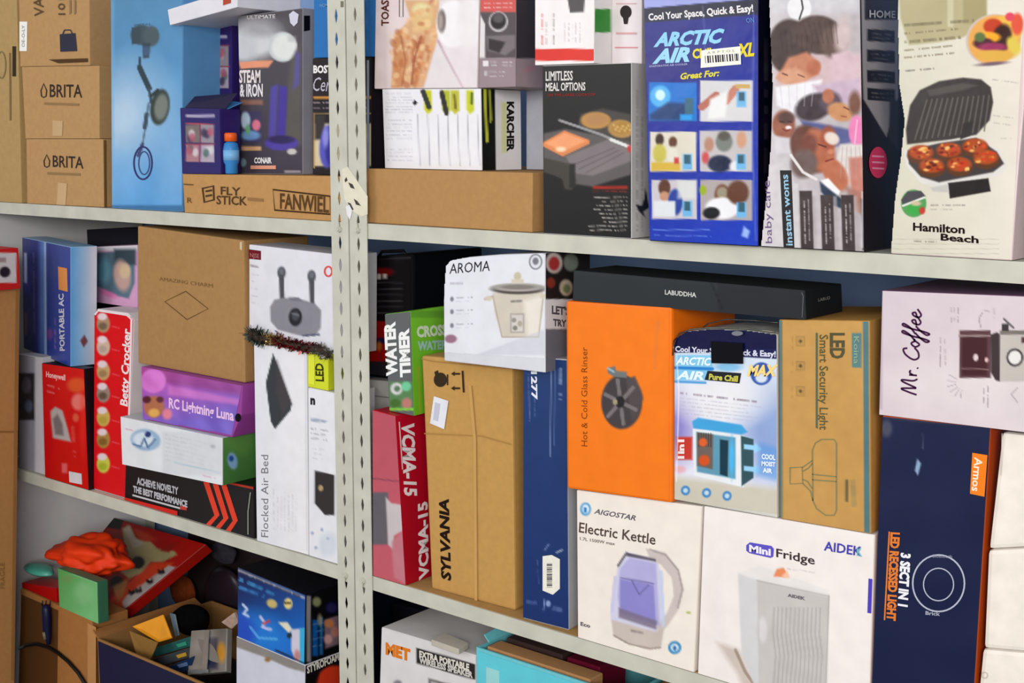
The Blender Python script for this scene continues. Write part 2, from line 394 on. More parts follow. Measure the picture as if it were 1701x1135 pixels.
# metal detector box
def p_det(c):
    c.grad((184, 0), (310, 350), (88, 138, 176), (92, 156, 214))
    c.ell(205, 195, 55, 75, (196, 214, 232), 80, 20, .8); c.ell(290, 250, 30, 90, (150, 190, 226), 40, 0, .5)  # soft pale highlights painted into the blue of the box front
    c.ell(200, 300, 40, 40, (120, 176, 226), 40, 0, .6); c.rect(183, 0, 190, 351, (120, 170, 210), 4, .5); c.rect(183, 341, 304, 352, (52, 96, 140), 3, .7)
    c.ell(235, 58, 18, 17, (70, 84, 92), 3); c.poly([(219, 46), (234, 44), (234, 72), (219, 74)], (62, 76, 84), 2); c.ell(252, 60, 13, 17, (78, 92, 98), 3)
    c.poly([(237, 72), (250, 72), (248, 96), (238, 97)], (54, 68, 76), 3); c.ell(243, 85, 6, 9, (70, 90, 120), 3)
    c.line([(233, 96), (232, 112)], 4, (60, 70, 90)); c.line([(232, 112), (248, 147)], 9, (50, 66, 74)); c.line([(248, 147), (251, 170)], 4, (60, 76, 90))
    c.ell(266, 178, 16, 30, (58, 66, 62), 3, 8); c.ell(268, 178, 11, 22, (118, 124, 116), 4, 8); c.line([(250, 160), (262, 150)], 5, (52, 60, 62))
    c.line([(247, 172), (243, 205), (237, 240)], 3, (90, 110, 130)); c.line([(244, 190), (241, 212)], 7, (64, 78, 92)); c.line([(237, 240), (230, 258)], 6, (66, 70, 110))
b = Box('detector', 'metal_detector_box', 'tall light blue box picturing a long handheld metal detector', [(184, -20), (304, -20), (303, 351.5), (186, 346.5)], .008, 3, .10, (96, 150, 200), 'gloss', on='u')
b.panel('F', p_det); b.ring('F', 238, 271, 15, 27, 3, (58, 64, 108)); b.ring('F', 240, 271, 9, 19, 2.2, (70, 84, 130))
b.text('F', 'METAL', (224, 44), (252, 42), (224, 40), (84, 110, 140))
def quad4(c, x, y, w, h, tint):
    r = random.Random(int(x))
    for i in range(2):
        for j in range(2):
            x0, y0 = x+i*w/2, y+j*h/2
            c.rect(x0+1, y0+1, x0+w/2-1, y0+h/2-1, [(120, 110, 108), (150, 140, 150), (170, 120, 130), (176, 160, 176)][i+2*j if j else i], 1.5)
            for k in range(3): c.ell(x0+w/4+r.uniform(-6, 6), y0+h/4+r.uniform(-8, 8), 5, 7, r.choice([(70, 100, 96), (214, 208, 214), (60, 50, 80), (180, 90, 110)]), 3, 0, .8)
# flystick carton
b = Box('fly', 'long_carton', 'long low kraft carton with printed logo, flat on the shelf left of the posts', [(303, 289), (568, 293), (568, 362), (307, 357)], 0, 0, .36, (186, 142, 92), on='u')
b.text('F', 'FLY', (367, 323), (400, 325), (367, 310), (84, 64, 46), .02); b.text('F', 'STICK', (360, 339), (411, 341), (360, 325), (84, 64, 46), .02)
b.stroke('F', [(337, 313), (355, 309), (356, 332), (340, 336)], 3.4, (78, 60, 44), True, 'logo'); b.stroke('F', [(342, 318), (353, 316)], 3, (78, 60, 44)); b.stroke('F', [(342, 326), (353, 324)], 3, (78, 60, 44))
b.stroke('F', [(454, 315), (549, 326), (549, 356), (457, 349)], 2.6, (70, 50, 36), True)
b.text('F', 'FANWIEL', (466, 346), (547, 353), (466, 321), (92, 66, 44), .02); b.flat('F', [(412, 328), (438, 330), (438, 335), (412, 333)], (150, 112, 74), 'printed_line')
b.stroke('F', [(306, 306), (322, 307)], 2, (110, 84, 56)); b.text('F', 'R', (312, 337), (320, 337), (312, 328), (110, 84, 56))
# conair lower (open top)
def p_con(c, x, y, w, h):
    c.rect(x+8, y+10, x+w-9, y+15, (214, 206, 222), 1.5, .7); quad4(c, x+7, y+h*.25, w-16, h*.6, 0)
    c.rect(x+7, y+h*.25-1.5, x+w-9, y+h*.25, (170, 74, 84), 1); c.rect(x+w/2-2, y+h*.25, x+w/2, y+h*.85, (150, 60, 84), 1, .8); c.rect(x+7, y+h*.55, x+w-9, y+h*.56+1.4, (150, 60, 84), 1, .8)
b = Box('navylow', 'hair_tool_box', 'small navy box with four pictures, torn open at the top, on the long carton', [(299.4, 179), (365.4, 181), (367.5, 289), (302.7, 288)], .0, 0, .05, (52, 40, 98), 'gloss', on='fly', group='navy boxes with four pictures')
b.panel('F', lambda c: p_con(c, 301, 180, 65, 106), (50, 42, 100))
for pts, nm in (([(300, 179), (366, 181), (360, 156), (318, 155)], 'flap'), ([(350, 181), (366, 181), (398, 176), (372, 160)], 'flap')):
    pass
o, nn = b.pl['F']; V = []
Ts = [b.TL, b.TR]
for (col, A_, B_, k0, k1, z1, z2) in (((42, 34, 62), b.TL, b.TR, .012, .034, .022, .03), ((62, 118, 180), b.TL+(b.TR-b.TL)*.45, b.TR, .02, .045, .018, .012)):
    V = [A_+b.d*k0, B_+b.d*k0, B_+b.d*k1+np.array([.012, 0, z2]), A_+b.d*k1+np.array([.004, 0, z1])]
    V = V+[v+np.array([0, 0, .0015]) for v in V]
    mesh_obj('flap', V, [(0, 1, 2, 3), (4, 5, 6, 7), (0, 1, 5, 4), (1, 2, 6, 5), (2, 3, 7, 6), (3, 0, 4, 7)], mat(col, 'gloss'), b.root, b.base)
b = Box('navyup', 'hair_tool_box', 'navy box with four pictures standing behind the torn open one', [(325, 40), (386, 40), (386, 290), (325, 290)], .12, 0, .09, (54, 42, 100), 'gloss', on='fly', group='navy boxes with four pictures')
b.panel('F', lambda c: (c.rect(331, 58, 377, 64, (206, 200, 220), 1.5, .8), quad4(c, 330, 75, 51, 72, 0), c.rect(329, 74, 382, 76, (170, 74, 84), 1), c.rect(354, 74, 356, 148, (150, 60, 84), 1), c.rect(329, 110, 382, 112, (150, 60, 84), 1)), (56, 44, 104))
# bottle
bp_ = hit(385, 288, (0, .017, 0), np.array([0, 1., 0])); zb = BOX['fly'].top(bp_[0])+.001
bt = empty('pump_bottle', 'small blue bottle with an orange cap beside the torn navy box', 'bottle', (bp_[0], .017, zb))
def lathe(name, prof, m, parent, seg=20, sy=1):
    V = [(r*math.cos(6.2832*k/seg), sy*r*math.sin(6.2832*k/seg), z) for r, z in prof for k in range(seg)]
    n = len(prof); F = [(i*seg+k, i*seg+(k+1) % seg, (i+1)*seg+(k+1) % seg, (i+1)*seg+k) for i in range(n-1) for k in range(seg)]
    F += [tuple(range(seg))[::-1], tuple(range((n-1)*seg, n*seg))]
    return mesh_obj(name, V, F, m, parent, None, True)
lathe('bottle_body', [(.011, 0), (.0125, .002), (.0125, .018), (.0155, .024), (.0155, .05), (.013, .060), (.008, .064)], mat((60, 130, 196), 'gloss'), bt)
lathe('cap', [(.0085, .064), (.0125, .0645), (.0125, .078), (.0105, .081)], mat((228, 96, 40), 'gloss'), bt)
lathe('bottle_label', [(.0159, .027), (.0159, .047)], mat((120, 176, 222), 'gloss'), bt)
# steam & iron
def p_steam(c):
    c.grad((396, 20), (502, 290), (84, 80, 84), (72, 66, 78))
    c.ell(425, 64, 42, 34, (208, 208, 212), 22); c.ell(405, 80, 22, 24, (196, 198, 204), 16); c.ell(440, 45, 40, 16, (120, 118, 122), 14, 0, .5)
    c.ell(470, 78, 24, 25, (196, 200, 202), 2.5); c.ell(472, 78, 20, 21, (222, 224, 222), 6); c.rect(478, 60, 492, 70, (176, 178, 180), 4, .5)
    c.poly([(398, 103), (455, 100), (446, 112), (400, 114)], (228, 150, 116), 1.5)
    c.poly([(484, 100), (500, 70), (502, 240), (470, 250), (478, 140)], (92, 88, 84), 8); c.poly([(492, 85), (499, 90), (497, 140), (487, 150)], (96, 86, 166), 5, .8)
    c.poly([(450, 145), (462, 140), (458, 225), (446, 228)], (86, 76, 158), 4); c.poly([(464, 142), (478, 145), (474, 226), (460, 228)], (74, 62, 150), 4)
    c.ell(468, 238, 28, 12, (84, 70, 160), 3); c.ell(468, 232, 22, 7, (56, 48, 90), 3)
    c.rect(401, 166, 437, 174, (168, 116, 96), 3, .7); c.rect(399, 185, 435, 237, (70, 66, 96), 2)
    c.ell(408, 200, 8, 14, (176, 196, 214), 3); c.ell(426, 208, 7, 9, (214, 120, 140), 3); c.ell(416, 225, 16, 8, (110, 150, 196), 4); c.ell(412, 215, 4, 8, (110, 170, 120), 3)
    c.rect(401, 243, 434, 250, (206, 160, 120), 1.5); c.ell(485, 252, 8, 5, (198, 196, 190), 2); c.ell(404, 270, 5, 7, (130, 160, 170), 2); c.rect(473, 283, 500, 287, (190, 180, 186), 1.5, .7)
b = Box('steam', 'garment_steamer_box', 'tall grey box with a purple steamer and a cloud of steam', [(395.5, 27), (502.7, 13), (502.7, 291), (400.5, 291)], .06, 0, .2, (150, 148, 158), 'gloss', on='fly')
b.panel('F', p_steam)
b.text('F', 'STEAM', (398, 137), (433, 137), (398, 117), (232, 220, 220), .03); b.text('F', '& IRON', (399, 160), (437, 160), (399, 140), (228, 224, 228), .03)
b.text('F', 'ULTIMATE', (411, 32), (458, 30), (411, 26), (214, 210, 210), .01)
b.text('F', 'CONAIR', (423, 271), (452, 271), (423, 262), (236, 232, 232), .04); b.flat('F', [(417, 275), (459, 275), (459, 281), (417, 281)], (226, 158, 132))
b.flat('F', [(481, 24), (488, 18), (497, 24), (495, 38), (489, 44), (483, 38)], (206, 204, 220), 'printed_shield'); b.flat('R', [(504, 26), (514, 26), (514, 50), (504, 52)], (30, 30, 36), 'printed_shape')
# BOST box and blue box
def p_bost(c):
    c.rect(519, 95, 620, 292, (44, 38, 40)); c.rect(521, 160, 620, 164, (206, 142, 62), 1.2); c.txt((521, 171), (618, 171), 2, (190, 170, 190)); c.txt((521, 179), (618, 179), 2, (190, 170, 190))
    c.rect(521, 187, 620, 189, (176, 140, 90), 1); c.rect(521, 187, 523, 280, (176, 140, 90), 1); c.rect(523, 205, 620, 276, (214, 196, 160), 3); c.rect(523, 190, 540, 232, (60, 56, 54), 5)
    c.ell(546, 243, 15, 36, (88, 88, 186), 3, 4); c.ell(550, 252, 9, 24, (54, 54, 140), 4); c.ell(541, 228, 5, 16, (140, 140, 220), 4)
b = Box('bost', 'waffle_maker_box', 'black box with orange lines half hidden behind the slotted posts', [(519.5, 97), (617, 95), (617, 292), (519.5, 291)], .05, 0, .2, (44, 40, 44), 'gloss', on='fly')
b.panel('F', p_bost); b.text('F', 'BOST', (521, 121), (552, 121), (521, 109), (240, 236, 236), .04); b.text('F', 'Cera', (521, 151), (556, 152), (521, 128), (190, 186, 200), .0, .3)
b.flat('F', [(610, 100), (614, 100), (614, 285), (610, 285)], (150, 160, 176), 'printed_bar')
b = Box('bluebox', 'storage_box', 'plain mid blue box on top of the black box behind the posts', [(521, -60), (624, -60), (624, 92), (521, 92)], .05, 0, .18, (46, 112, 178), 'gloss', on='bost')
b.text('F', 'HOME', (532, 12), (548, 12), (532, 6), (120, 160, 210), .01)
# white box at top (tilted)
b = Box('whitetop', 'appliance_box', 'white box lying tilted across the tops of the steamer boxes', [(278, 16), (394, -20), (394, 12), (282, 42)], -.0, 0, .16, (222, 220, 226), 'gloss')
b.flat('F', [(371, -10), (384, -13), (384, 5), (371, 9)], (176, 80, 60), 'printed_patch')
# ---- right bay upper
b = Box('brown', 'long_carton', 'plain kraft carton lying flat to the right of the slotted posts', [(600, 280), (884.8, 287), (883.7, 387), (600, 368)], .014, -1, .38, (176, 135, 88), on='u')
def p_kar(c):
    c.C[:] = (232, 230, 234)
    for i in range(7):
        x = 694+i*16.5; c.line([(x, 190), (x+4, 275)], 1.4, (150, 146, 160), .7)
    for i in range(7): c.txt((641, 156+i*5.2), (685, 156+i*5.2), 2, (170, 168, 182), .6, 20+i)
    for i in range(6): c.txt((642, 200+i*6), (684, 200+i*6), 2, (176, 174, 186), .6, 40+i)
    for i in range(4): c.txt((643, 248+i*6), (686, 248+i*6), 2, (180, 178, 190), .6, 60+i)
    for x, w, col in ((711, 12, (196, 196, 40)), (741, 13, (176, 184, 50)), (756, 14, (190, 186, 60)), (781, 12, (196, 202, 50))):
        c.poly([(x-w/2, 150), (x+w/2, 150), (x+w/2+1, 184), (x, 190), (x-w/2, 182)], col, 3)
    c.line([(703, 152), (713, 178)], 8, (54, 56, 50)); c.line([(734, 154), (742, 188)], 8, (52, 50, 44)); c.line([(755, 158), (757, 180)], 4, (120, 110, 40)); c.line([(784, 155), (784, 172)], 4, (60, 80, 30))
    c.poly([(689, 166), (694, 170), (690, 176), (685, 171)], (36, 36, 40), 1)
def p_kar2(c):
    c.C[:] = (236, 234, 236)
    c.poly([(797, 146), (821, 141), (824, 284), (800, 284)], (30, 32, 30), 1); c.poly([(803, 146), (807, 146), (811, 236), (806, 238)], (200, 204, 70), 1)
    c.poly([(811, 145), (815, 145), (817, 200), (813, 206)], (180, 186, 70), 1); c.rect(833, 170, 842, 254, (222, 222, 150), 3, .8)
b = Box('karcher', 'steam_cleaner_box', 'white and yellow cleaner box with a black corner stripe on the flat kraft carton', [(635, 148), (799, 147), (801, 282.5), (639.5, 278.4)], .04, 0, .105, (226, 224, 228), 'gloss', on='brown')
b.panel('F', p_kar); b.panel('R', p_kar2)
b.text('R', 'KARCHER', (842, 169), (842, 252), (853, 169), (36, 36, 34), .05)
b = Box('whitebehind', 'appliance_box', 'narrow blank white box squeezed in between the cleaner box and the black griddle box', [(874, 138), (930, 139), (930, 284), (874, 284)], .165, 0, .12, (204, 206, 218), 'matte', on='brown')
def p_toast(c):
    c.grad((620, 0), (800, 0), (226, 208, 208), (214, 200, 202))
    c.poly([(672, 0), (735, 0), (728, 60), (704, 146), (650, 146), (655, 90), (665, 50), (682, 30)], (214, 168, 128), 4)
    c.poly([(655, 60), (668, 52), (680, 100), (668, 146), (650, 146)], (200, 140, 96), 4); c.ell(702, 28, 18, 24, (222, 186, 128), 8); c.ell(700, 16, 14, 10, (222, 214, 160), 6)
    c.poly([(684, 66), (706, 60), (700, 120), (690, 146), (684, 140)], (190, 120, 80), 6); rq = random.Random(11)
    for _ in range(150):
        x, y = rq.uniform(650, 726), rq.uniform(-10, 142)
        if y > 60-(x-650)*1.0 and x < 735-y*.2: c.ell(x, y, rq.uniform(2, 6), rq.uniform(2, 7), rq.choice([(232, 190, 140), (200, 130, 84), (240, 208, 160), (176, 104, 66), (222, 160, 110)]), 3, rq.uniform(-40, 40), .6)
    c.line([(700, 60), (688, 100), (684, 140)], 3, (150, 80, 60), .7); c.line([(666, 60), (674, 100), (668, 142)], 3, (160, 96, 66), .6)
    c.poly([(730, 0), (800, 0), (795, 146), (705, 146), (728, 66)], (222, 214, 216), 3)
    c.ell(752, 40, 27, 40, (238, 234, 236), 4); c.ell(734, 35, 7, 19, (120, 106, 106), 3); c.ell(732, 36, 4, 14, (168, 156, 150), 3); c.ell(780, 40, 22, 48, (232, 226, 228), 8)
    c.line([(728, 68), (750, 110), (770, 146)], 4, (186, 152, 166), .8); c.poly([(735, 80), (795, 75), (795, 146), (768, 146)], (228, 218, 222), 6, .7)
    c.rect(622, 0, 650, 146, (226, 208, 208), 14, .5)
b = Box('toast', 'sandwich_maker_box', 'pale pink box picturing toasted sandwiches and a white cup', [(625, -60), (798, -60), (793, 146), (622, 145)], .04, 0, .14, (214, 200, 200), 'gloss', on='karcher')
b.panel('F', p_toast); b.text('F', 'TOAST', (646, 43), (646, -10), (634, 43), (90, 52, 48), .03); b.stroke('F', [(664, -10), (664, 28), (670, 28), (670, -10)], 1.6, (120, 110, 110))
def p_cof(c):
    c.C[:] = (150, 132, 138)
    c.rect(796, -60, 860, 20, (206, 90, 84), 1); c.txt((804, 5), (852, 5), 2, (236, 200, 200)); c.txt((804, 13), (852, 13), 2, (236, 200, 200))
    c.rect(798, 20, 858, 96, (88, 80, 82), 2); c.poly([(796, 20), (806, 40), (806, 96), (796, 96)], (222, 216, 218), 2); c.ell(828, 36, 16, 17, (196, 190, 192), 2); c.ell(828, 35, 13, 14, (48, 42, 44), 3); c.ell(828, 30, 9, 8, (92, 86, 88), 4)
    c.poly([(808, 60), (856, 58), (856, 80), (840, 92), (810, 84)], (120, 112, 114), 3); c.poly([(812, 64), (840, 70), (830, 88), (812, 82)], (58, 50, 52), 3)
    c.rect(803, 101, 811, 110, (226, 220, 222), 1); c.txt((815, 103), (852, 103), 2, (214, 206, 210)); c.txt((815, 109), (850, 109), 2, (214, 206, 210)); c.rect(804, 118, 810, 126, (190, 180, 184), 1)
    c.txt((814, 119), (838, 119), 2, (204, 196, 200)); c.txt((814, 127), (836, 127), 2, (204, 196, 200))
b = Box('coffee', 'coffee_maker_box', 'mauve box with a red band and a pod coffee maker picture', [(800, -60), (857, -60), (857, 135), (796, 137)], .04, 0, .20, (146, 130, 136), 'gloss', on='karcher')
b.panel('F', p_cof); b.panel('R', lambda c: (c.rect(856, -60, 960, 97, (64, 58, 62), 2), c.txt((868, 118), (888, 112), 8, (196, 120, 140), .6)), (158, 140, 146))
# limitless
def p_lim(c):
    c.grad((900, 110), (1050, 390), (46, 44, 42), (34, 32, 32))
    c.poly([(965, 190), (1000, 180), (1048, 190), (1048, 250), (1010, 240), (960, 210)], (74, 70, 66), 4)
    c.poly([(903, 222), (940, 214), (1048, 236), (1048, 290), (985, 310), (950, 305), (903, 280)], (96, 90, 90), 4); c.poly([(940, 260), (1010, 232), (1048, 246), (1048, 268), (985, 292), (955, 288)], (124, 116, 118), 3)
    for k in range(3): c.line([(950+k*12, 275+k*6), (1020+k*8, 246+k*4)], 2, (100, 92, 94), .8)
    c.poly([(903, 262), (945, 272), (958, 300), (950, 316), (938, 314), (934, 296), (903, 286)], (70, 66, 60), 3); c.rect(946, 272, 956, 312, (48, 46, 44), 3)
    c.ell(990, 200, 25, 14, (186, 138, 76), 3); c.ell(992, 199, 19, 10, (176, 130, 84), 4); c.ell(1032, 214, 22, 15, (176, 136, 78), 3, 5); c.ell(1033, 213, 16, 10, (170, 128, 60), 4)
    for k in range(10): c.ell(1020+k*3, 208+(k*7 % 11), 2, 2, (206, 172, 104), 1.5)
    c.poly([(902, 237), (938, 217), (980, 233), (979, 239), (935, 260), (902, 243)], (218, 134, 84), 2); c.poly([(906, 238), (938, 221), (974, 234), (935, 252)], (236, 158, 110), 3); c.ell(932, 248, 8, 4, (250, 214, 180), 3)
    c.line([(930, 200), (1000, 224), (1048, 246)], 4, (150, 148, 150)); c.line([(1015, 232), (1046, 244)], 5, (222, 222, 220)); c.ell(1046, 247, 4, 6, (190, 60, 60), 2)
    c.rect(985, 309, 1043, 314, (168, 44, 30), 2, .9); c.txt((984, 318), (1042, 318), 2, (150, 40, 30))
    for i, (x, w) in enumerate(((986, 1), (1000, 1), (991, 1), (987, 1), (995, 1), (1000, 1), (1002, 1), (976, 1), (980, 1))): c.txt((x, 328+i*6.8), (1042, 328+i*6.8), 2.2, (196, 192, 186), .8, i)
b = Box('limitless', 'griddle_box', 'tall black box picturing a griddle with salmon and pancakes', [(901, 109), (1049, 104), (1049, 397), (903, 388.5)], -.002, 0, .22, (206, 204, 206), 'gloss', on='u')
b.panel('F', p_lim)
b.text('F', 'LIMITLESS', (907, 134), (952, 133), (907, 119), (222, 218, 214), .02); b.text('F', 'MEAL OPTIONS', (907, 151), (973, 150), (907, 138), (222, 218, 214), .02); b.text('F', 'ON THE LARGE COOKTOP', (910, 160), (990, 159), (910, 156), (170, 50, 44))
b.panel('R', lambda c: (c.noise(4, 12, 14, 9), c.para((1058, 385), (1058, 140), 2, (8, 0), 3, (150, 146, 140), .6), c.poly([(1072, 312), (1078, 345), (1068, 352), (1072, 362), (1060, 350), (1056, 340), (1066, 342), (1070, 330)], (52, 54, 66), 2)), (208, 204, 204))
def p_red(c):
    c.C[:] = (236, 230, 230); c.rect(886, 81, 990, 101, (214, 58, 48), 1)
    c.txt((901, 75), (901, 22), 3, (214, 90, 90), .7); c.txt((908, 75), (908, 35), 2, (130, 120, 120), .6); c.txt((920, 75), (920, 22), 3, (130, 130, 120), .7)
    for i in range(5): c.txt((939+i*6, 70), (939+i*6, 38), 1.6, (170, 160, 160), .6, i)
    c.poly([(938, -30), (974, -30), (970, 20), (947, 21)], (84, 80, 82), 2)
b = Box('redwhite', 'blender_box', 'white box with a red lower band standing on the black griddle box', [(889, -60), (988, -60), (987, 100), (889, 98)], -.004, 0, .2, (232, 228, 228), 'gloss', on='limitless')
b.panel('F', p_red); b.panel('R', lambda c: (c.rect(985, 15, 1014, 54, (56, 140, 56), 1.5),), (232, 228, 228))
b = Box('bulb', 'lamp_box', 'slim white box with a small black bulb silhouette', [(1016, -60), (1066.5, -60), (1066, 99), (1016, 99)], .04, 0, .14, (232, 222, 224), 'gloss', on='limitless')
b.disc('F', 1040, 20, 9.5, 11, (60, 54, 54), name='printed_bulb'); b.flat('F', [(1035, 27), (1045, 27), (1043, 40), (1037, 40)], (60, 54, 54), 'printed_bulb')
b.flat('F', [(1024, 54), (1058, 54), (1058, 57), (1024, 57)], (222, 170, 172)); b.flat('F', [(1022, 78), (1060, 78), (1060, 80), (1022, 80)], (222, 150, 156)); b.stroke('F', [(1024, 6), (1058, 6)], 1.5, (226, 180, 186))
# arctic air
def p_arc(c):
    c.grad((1070, 100), (1260, 420), (30, 34, 128), (38, 66, 186)); c.ell(1110, 110, 60, 60, (52, 38, 110), 60, 0, .5)
    c.poly([(1060, -70), (1262, -70), (1262, -2), (1070, 14)], (150, 156, 214), 2); c.poly([(1070, 14), (1262, -2), (1262, 24), (1070, 38)], (28, 28, 50), 2)
    pics = [(1078, 137, 80, 64), (1163, 134, 88, 68), (1080, 219, 77, 66), (1163, 217, 87, 68), (1083, 299, 75, 65), (1164, 299, 86, 67)]
    r = random.Random(5)
    base = [(30, 110, 196), (206, 204, 206), (214, 206, 190), (190, 184, 186), (196, 190, 196), (170, 160, 160)]
    for i, (x, y, w, h) in enumerate(pics):
        c.rect(x, y, x+w, y+h, base[i], 1.5)
    c.ell(1097, 160, 17, 18, (84, 170, 228), 4); c.ell(1097, 158, 8, 9, (200, 230, 250), 3); c.poly([(1080, 190), (1110, 170), (1140, 172), (1150, 200), (1080, 200)], (30, 60, 110), 6); c.rect(1138, 163, 1152, 190, (60, 100, 120), 2); c.rect(1130, 190, 1150, 200, (40, 150, 220), 3)
    c.line([(1166, 178), (1190, 158)], 12, (176, 104, 88)); c.line([(1206, 168), (1222, 148)], 13, (190, 120, 100)); c.poly([(1180, 165), (1210, 150), (1205, 195), (1176, 198)], (226, 226, 226), 5); c.rect(1222, 140, 1246, 147, (196, 160, 90), 2)
    c.ell(1096, 232, 7, 10, (60, 40, 34), 3); c.ell(1096, 255, 11, 16, (190, 180, 80), 4); c.ell(1118, 236, 7, 9, (96, 64, 44), 3); c.ell(1118, 258, 9, 14, (220, 214, 200), 4); c.rect(1082, 270, 1130, 284, (206, 170, 60), 4); c.rect(1120, 262, 1128, 272, (190, 60, 60), 3)
    c.ell(1203, 236, 14, 16, (120, 124, 118), 4); c.ell(1203, 226, 10, 8, (90, 84, 76), 4); c.ell(1178, 240, 8, 12, (176, 130, 110), 4); c.ell(1232, 232, 8, 14, (200, 150, 120), 4); c.ell(1196, 272, 20, 14, (34, 40, 66), 4); c.ell(1222, 276, 10, 8, (220, 220, 224), 4); c.ell(1172, 262, 6, 10, (196, 80, 84), 4)
    c.ell(1104, 312, 10, 14, (90, 56, 40), 3); c.ell(1104, 326, 8, 8, (190, 140, 110), 3); c.ell(1122, 336, 12, 22, (44, 66, 150), 3); c.rect(1086, 334, 1122, 360, (214, 218, 222), 3); c.rect(1126, 300, 1156, 330, (214, 216, 214), 6, .8)
    c.ell(1200, 324, 13, 18, (120, 84, 60), 3); c.ell(1200, 320, 9, 9, (150, 140, 120), 3); c.ell(1200, 346, 28, 18, (230, 230, 234), 4); c.ell(1226, 320, 18, 20, (96, 60, 44), 5); c.ell(1182, 354, 14, 10, (30, 28, 30), 3); c.ell(1168, 316, 6, 8, (150, 170, 40), 3)
    for (x, y) in ((1232, 158), (1142, 262), (1231, 262), (1142, 340), (1232, 342)):
        c.rect(x-8, y-6, x+8, y+20, (110, 176, 222), 2); c.rect(x-5, y-5, x+5, y+10, (54, 92, 110), 1.5)
    c.rect(1085, 381, 1180, 383, (110, 140, 220), 1, .7); c.txt((1086, 391), (1185, 393), 2, (110, 140, 220), .7); c.poly([(1236, 376), (1246, 384), (1242, 396), (1232, 392)], (160, 190, 240), 4, .9)
    c.line([(1252, 20), (1250, 240), (1256, 400)], 2.5, (110, 120, 200), .5); c.line([(1168, 10), (1172, 90)], 2, (120, 120, 180), .5)
b = Box('arctic', 'air_cooler_box', 'tall royal blue box with six rounded pictures and a white barcode sticker', [(1068, -60), (1260, -60), (1260, 412), (1079, 404)], -.022, 3, .2, (30, 30, 58), 'film', on='u')
b.panel('F', p_arc, kind='film')
b.text('F', 'Cool Your Space, Quick & Easy!', (1078, 34), (1252, 19), (1077, 23), (232, 228, 230), .03)
b.text('F', 'ARCTIC', (1086, 77), (1203, 70), (1087, 56), (150, 206, 236), .05, .3); b.text('F', 'AIR', (1084, 105), (1146, 101), (1085, 83), (160, 212, 238), .05, .3)
b.text('F', 'Chill', (1151, 97), (1182, 95), (1151, 82), (228, 214, 80), .04); b.text('F', 'XL', (1224, 95), (1254, 92), (1224, 74), (224, 206, 60), .04, .2)
b.text('F', 'Great For:', (1131, 132), (1196, 126), (1131, 122), (220, 210, 80), .035, .2); b.text('F', 'EVAPORATIVE AIR COOLER', (1080, 112), (1143, 108), (1080, 109), (200, 200, 230))
b.text('F', 'ON', (1241, 38), (1254, 37), (1240, 30), (110, 150, 210))
b.sticker('F', [(1166, 84), (1231, 77), (1232, 107), (1165, 113)], (238, 236, 226), ((1172, 93), (1228, 89), (1173, 105)))
b.text('F', 'A R P T O L', (1176, 90), (1222, 86), (1176, 86), (150, 150, 110))
b.panel('R', lambda c: (c.noise(5, 10, 10, 2), c.txt((1272, 400), (1272, 60), 7, (86, 80, 84), .5, 4, 14)), (28, 26, 42), kind='film')
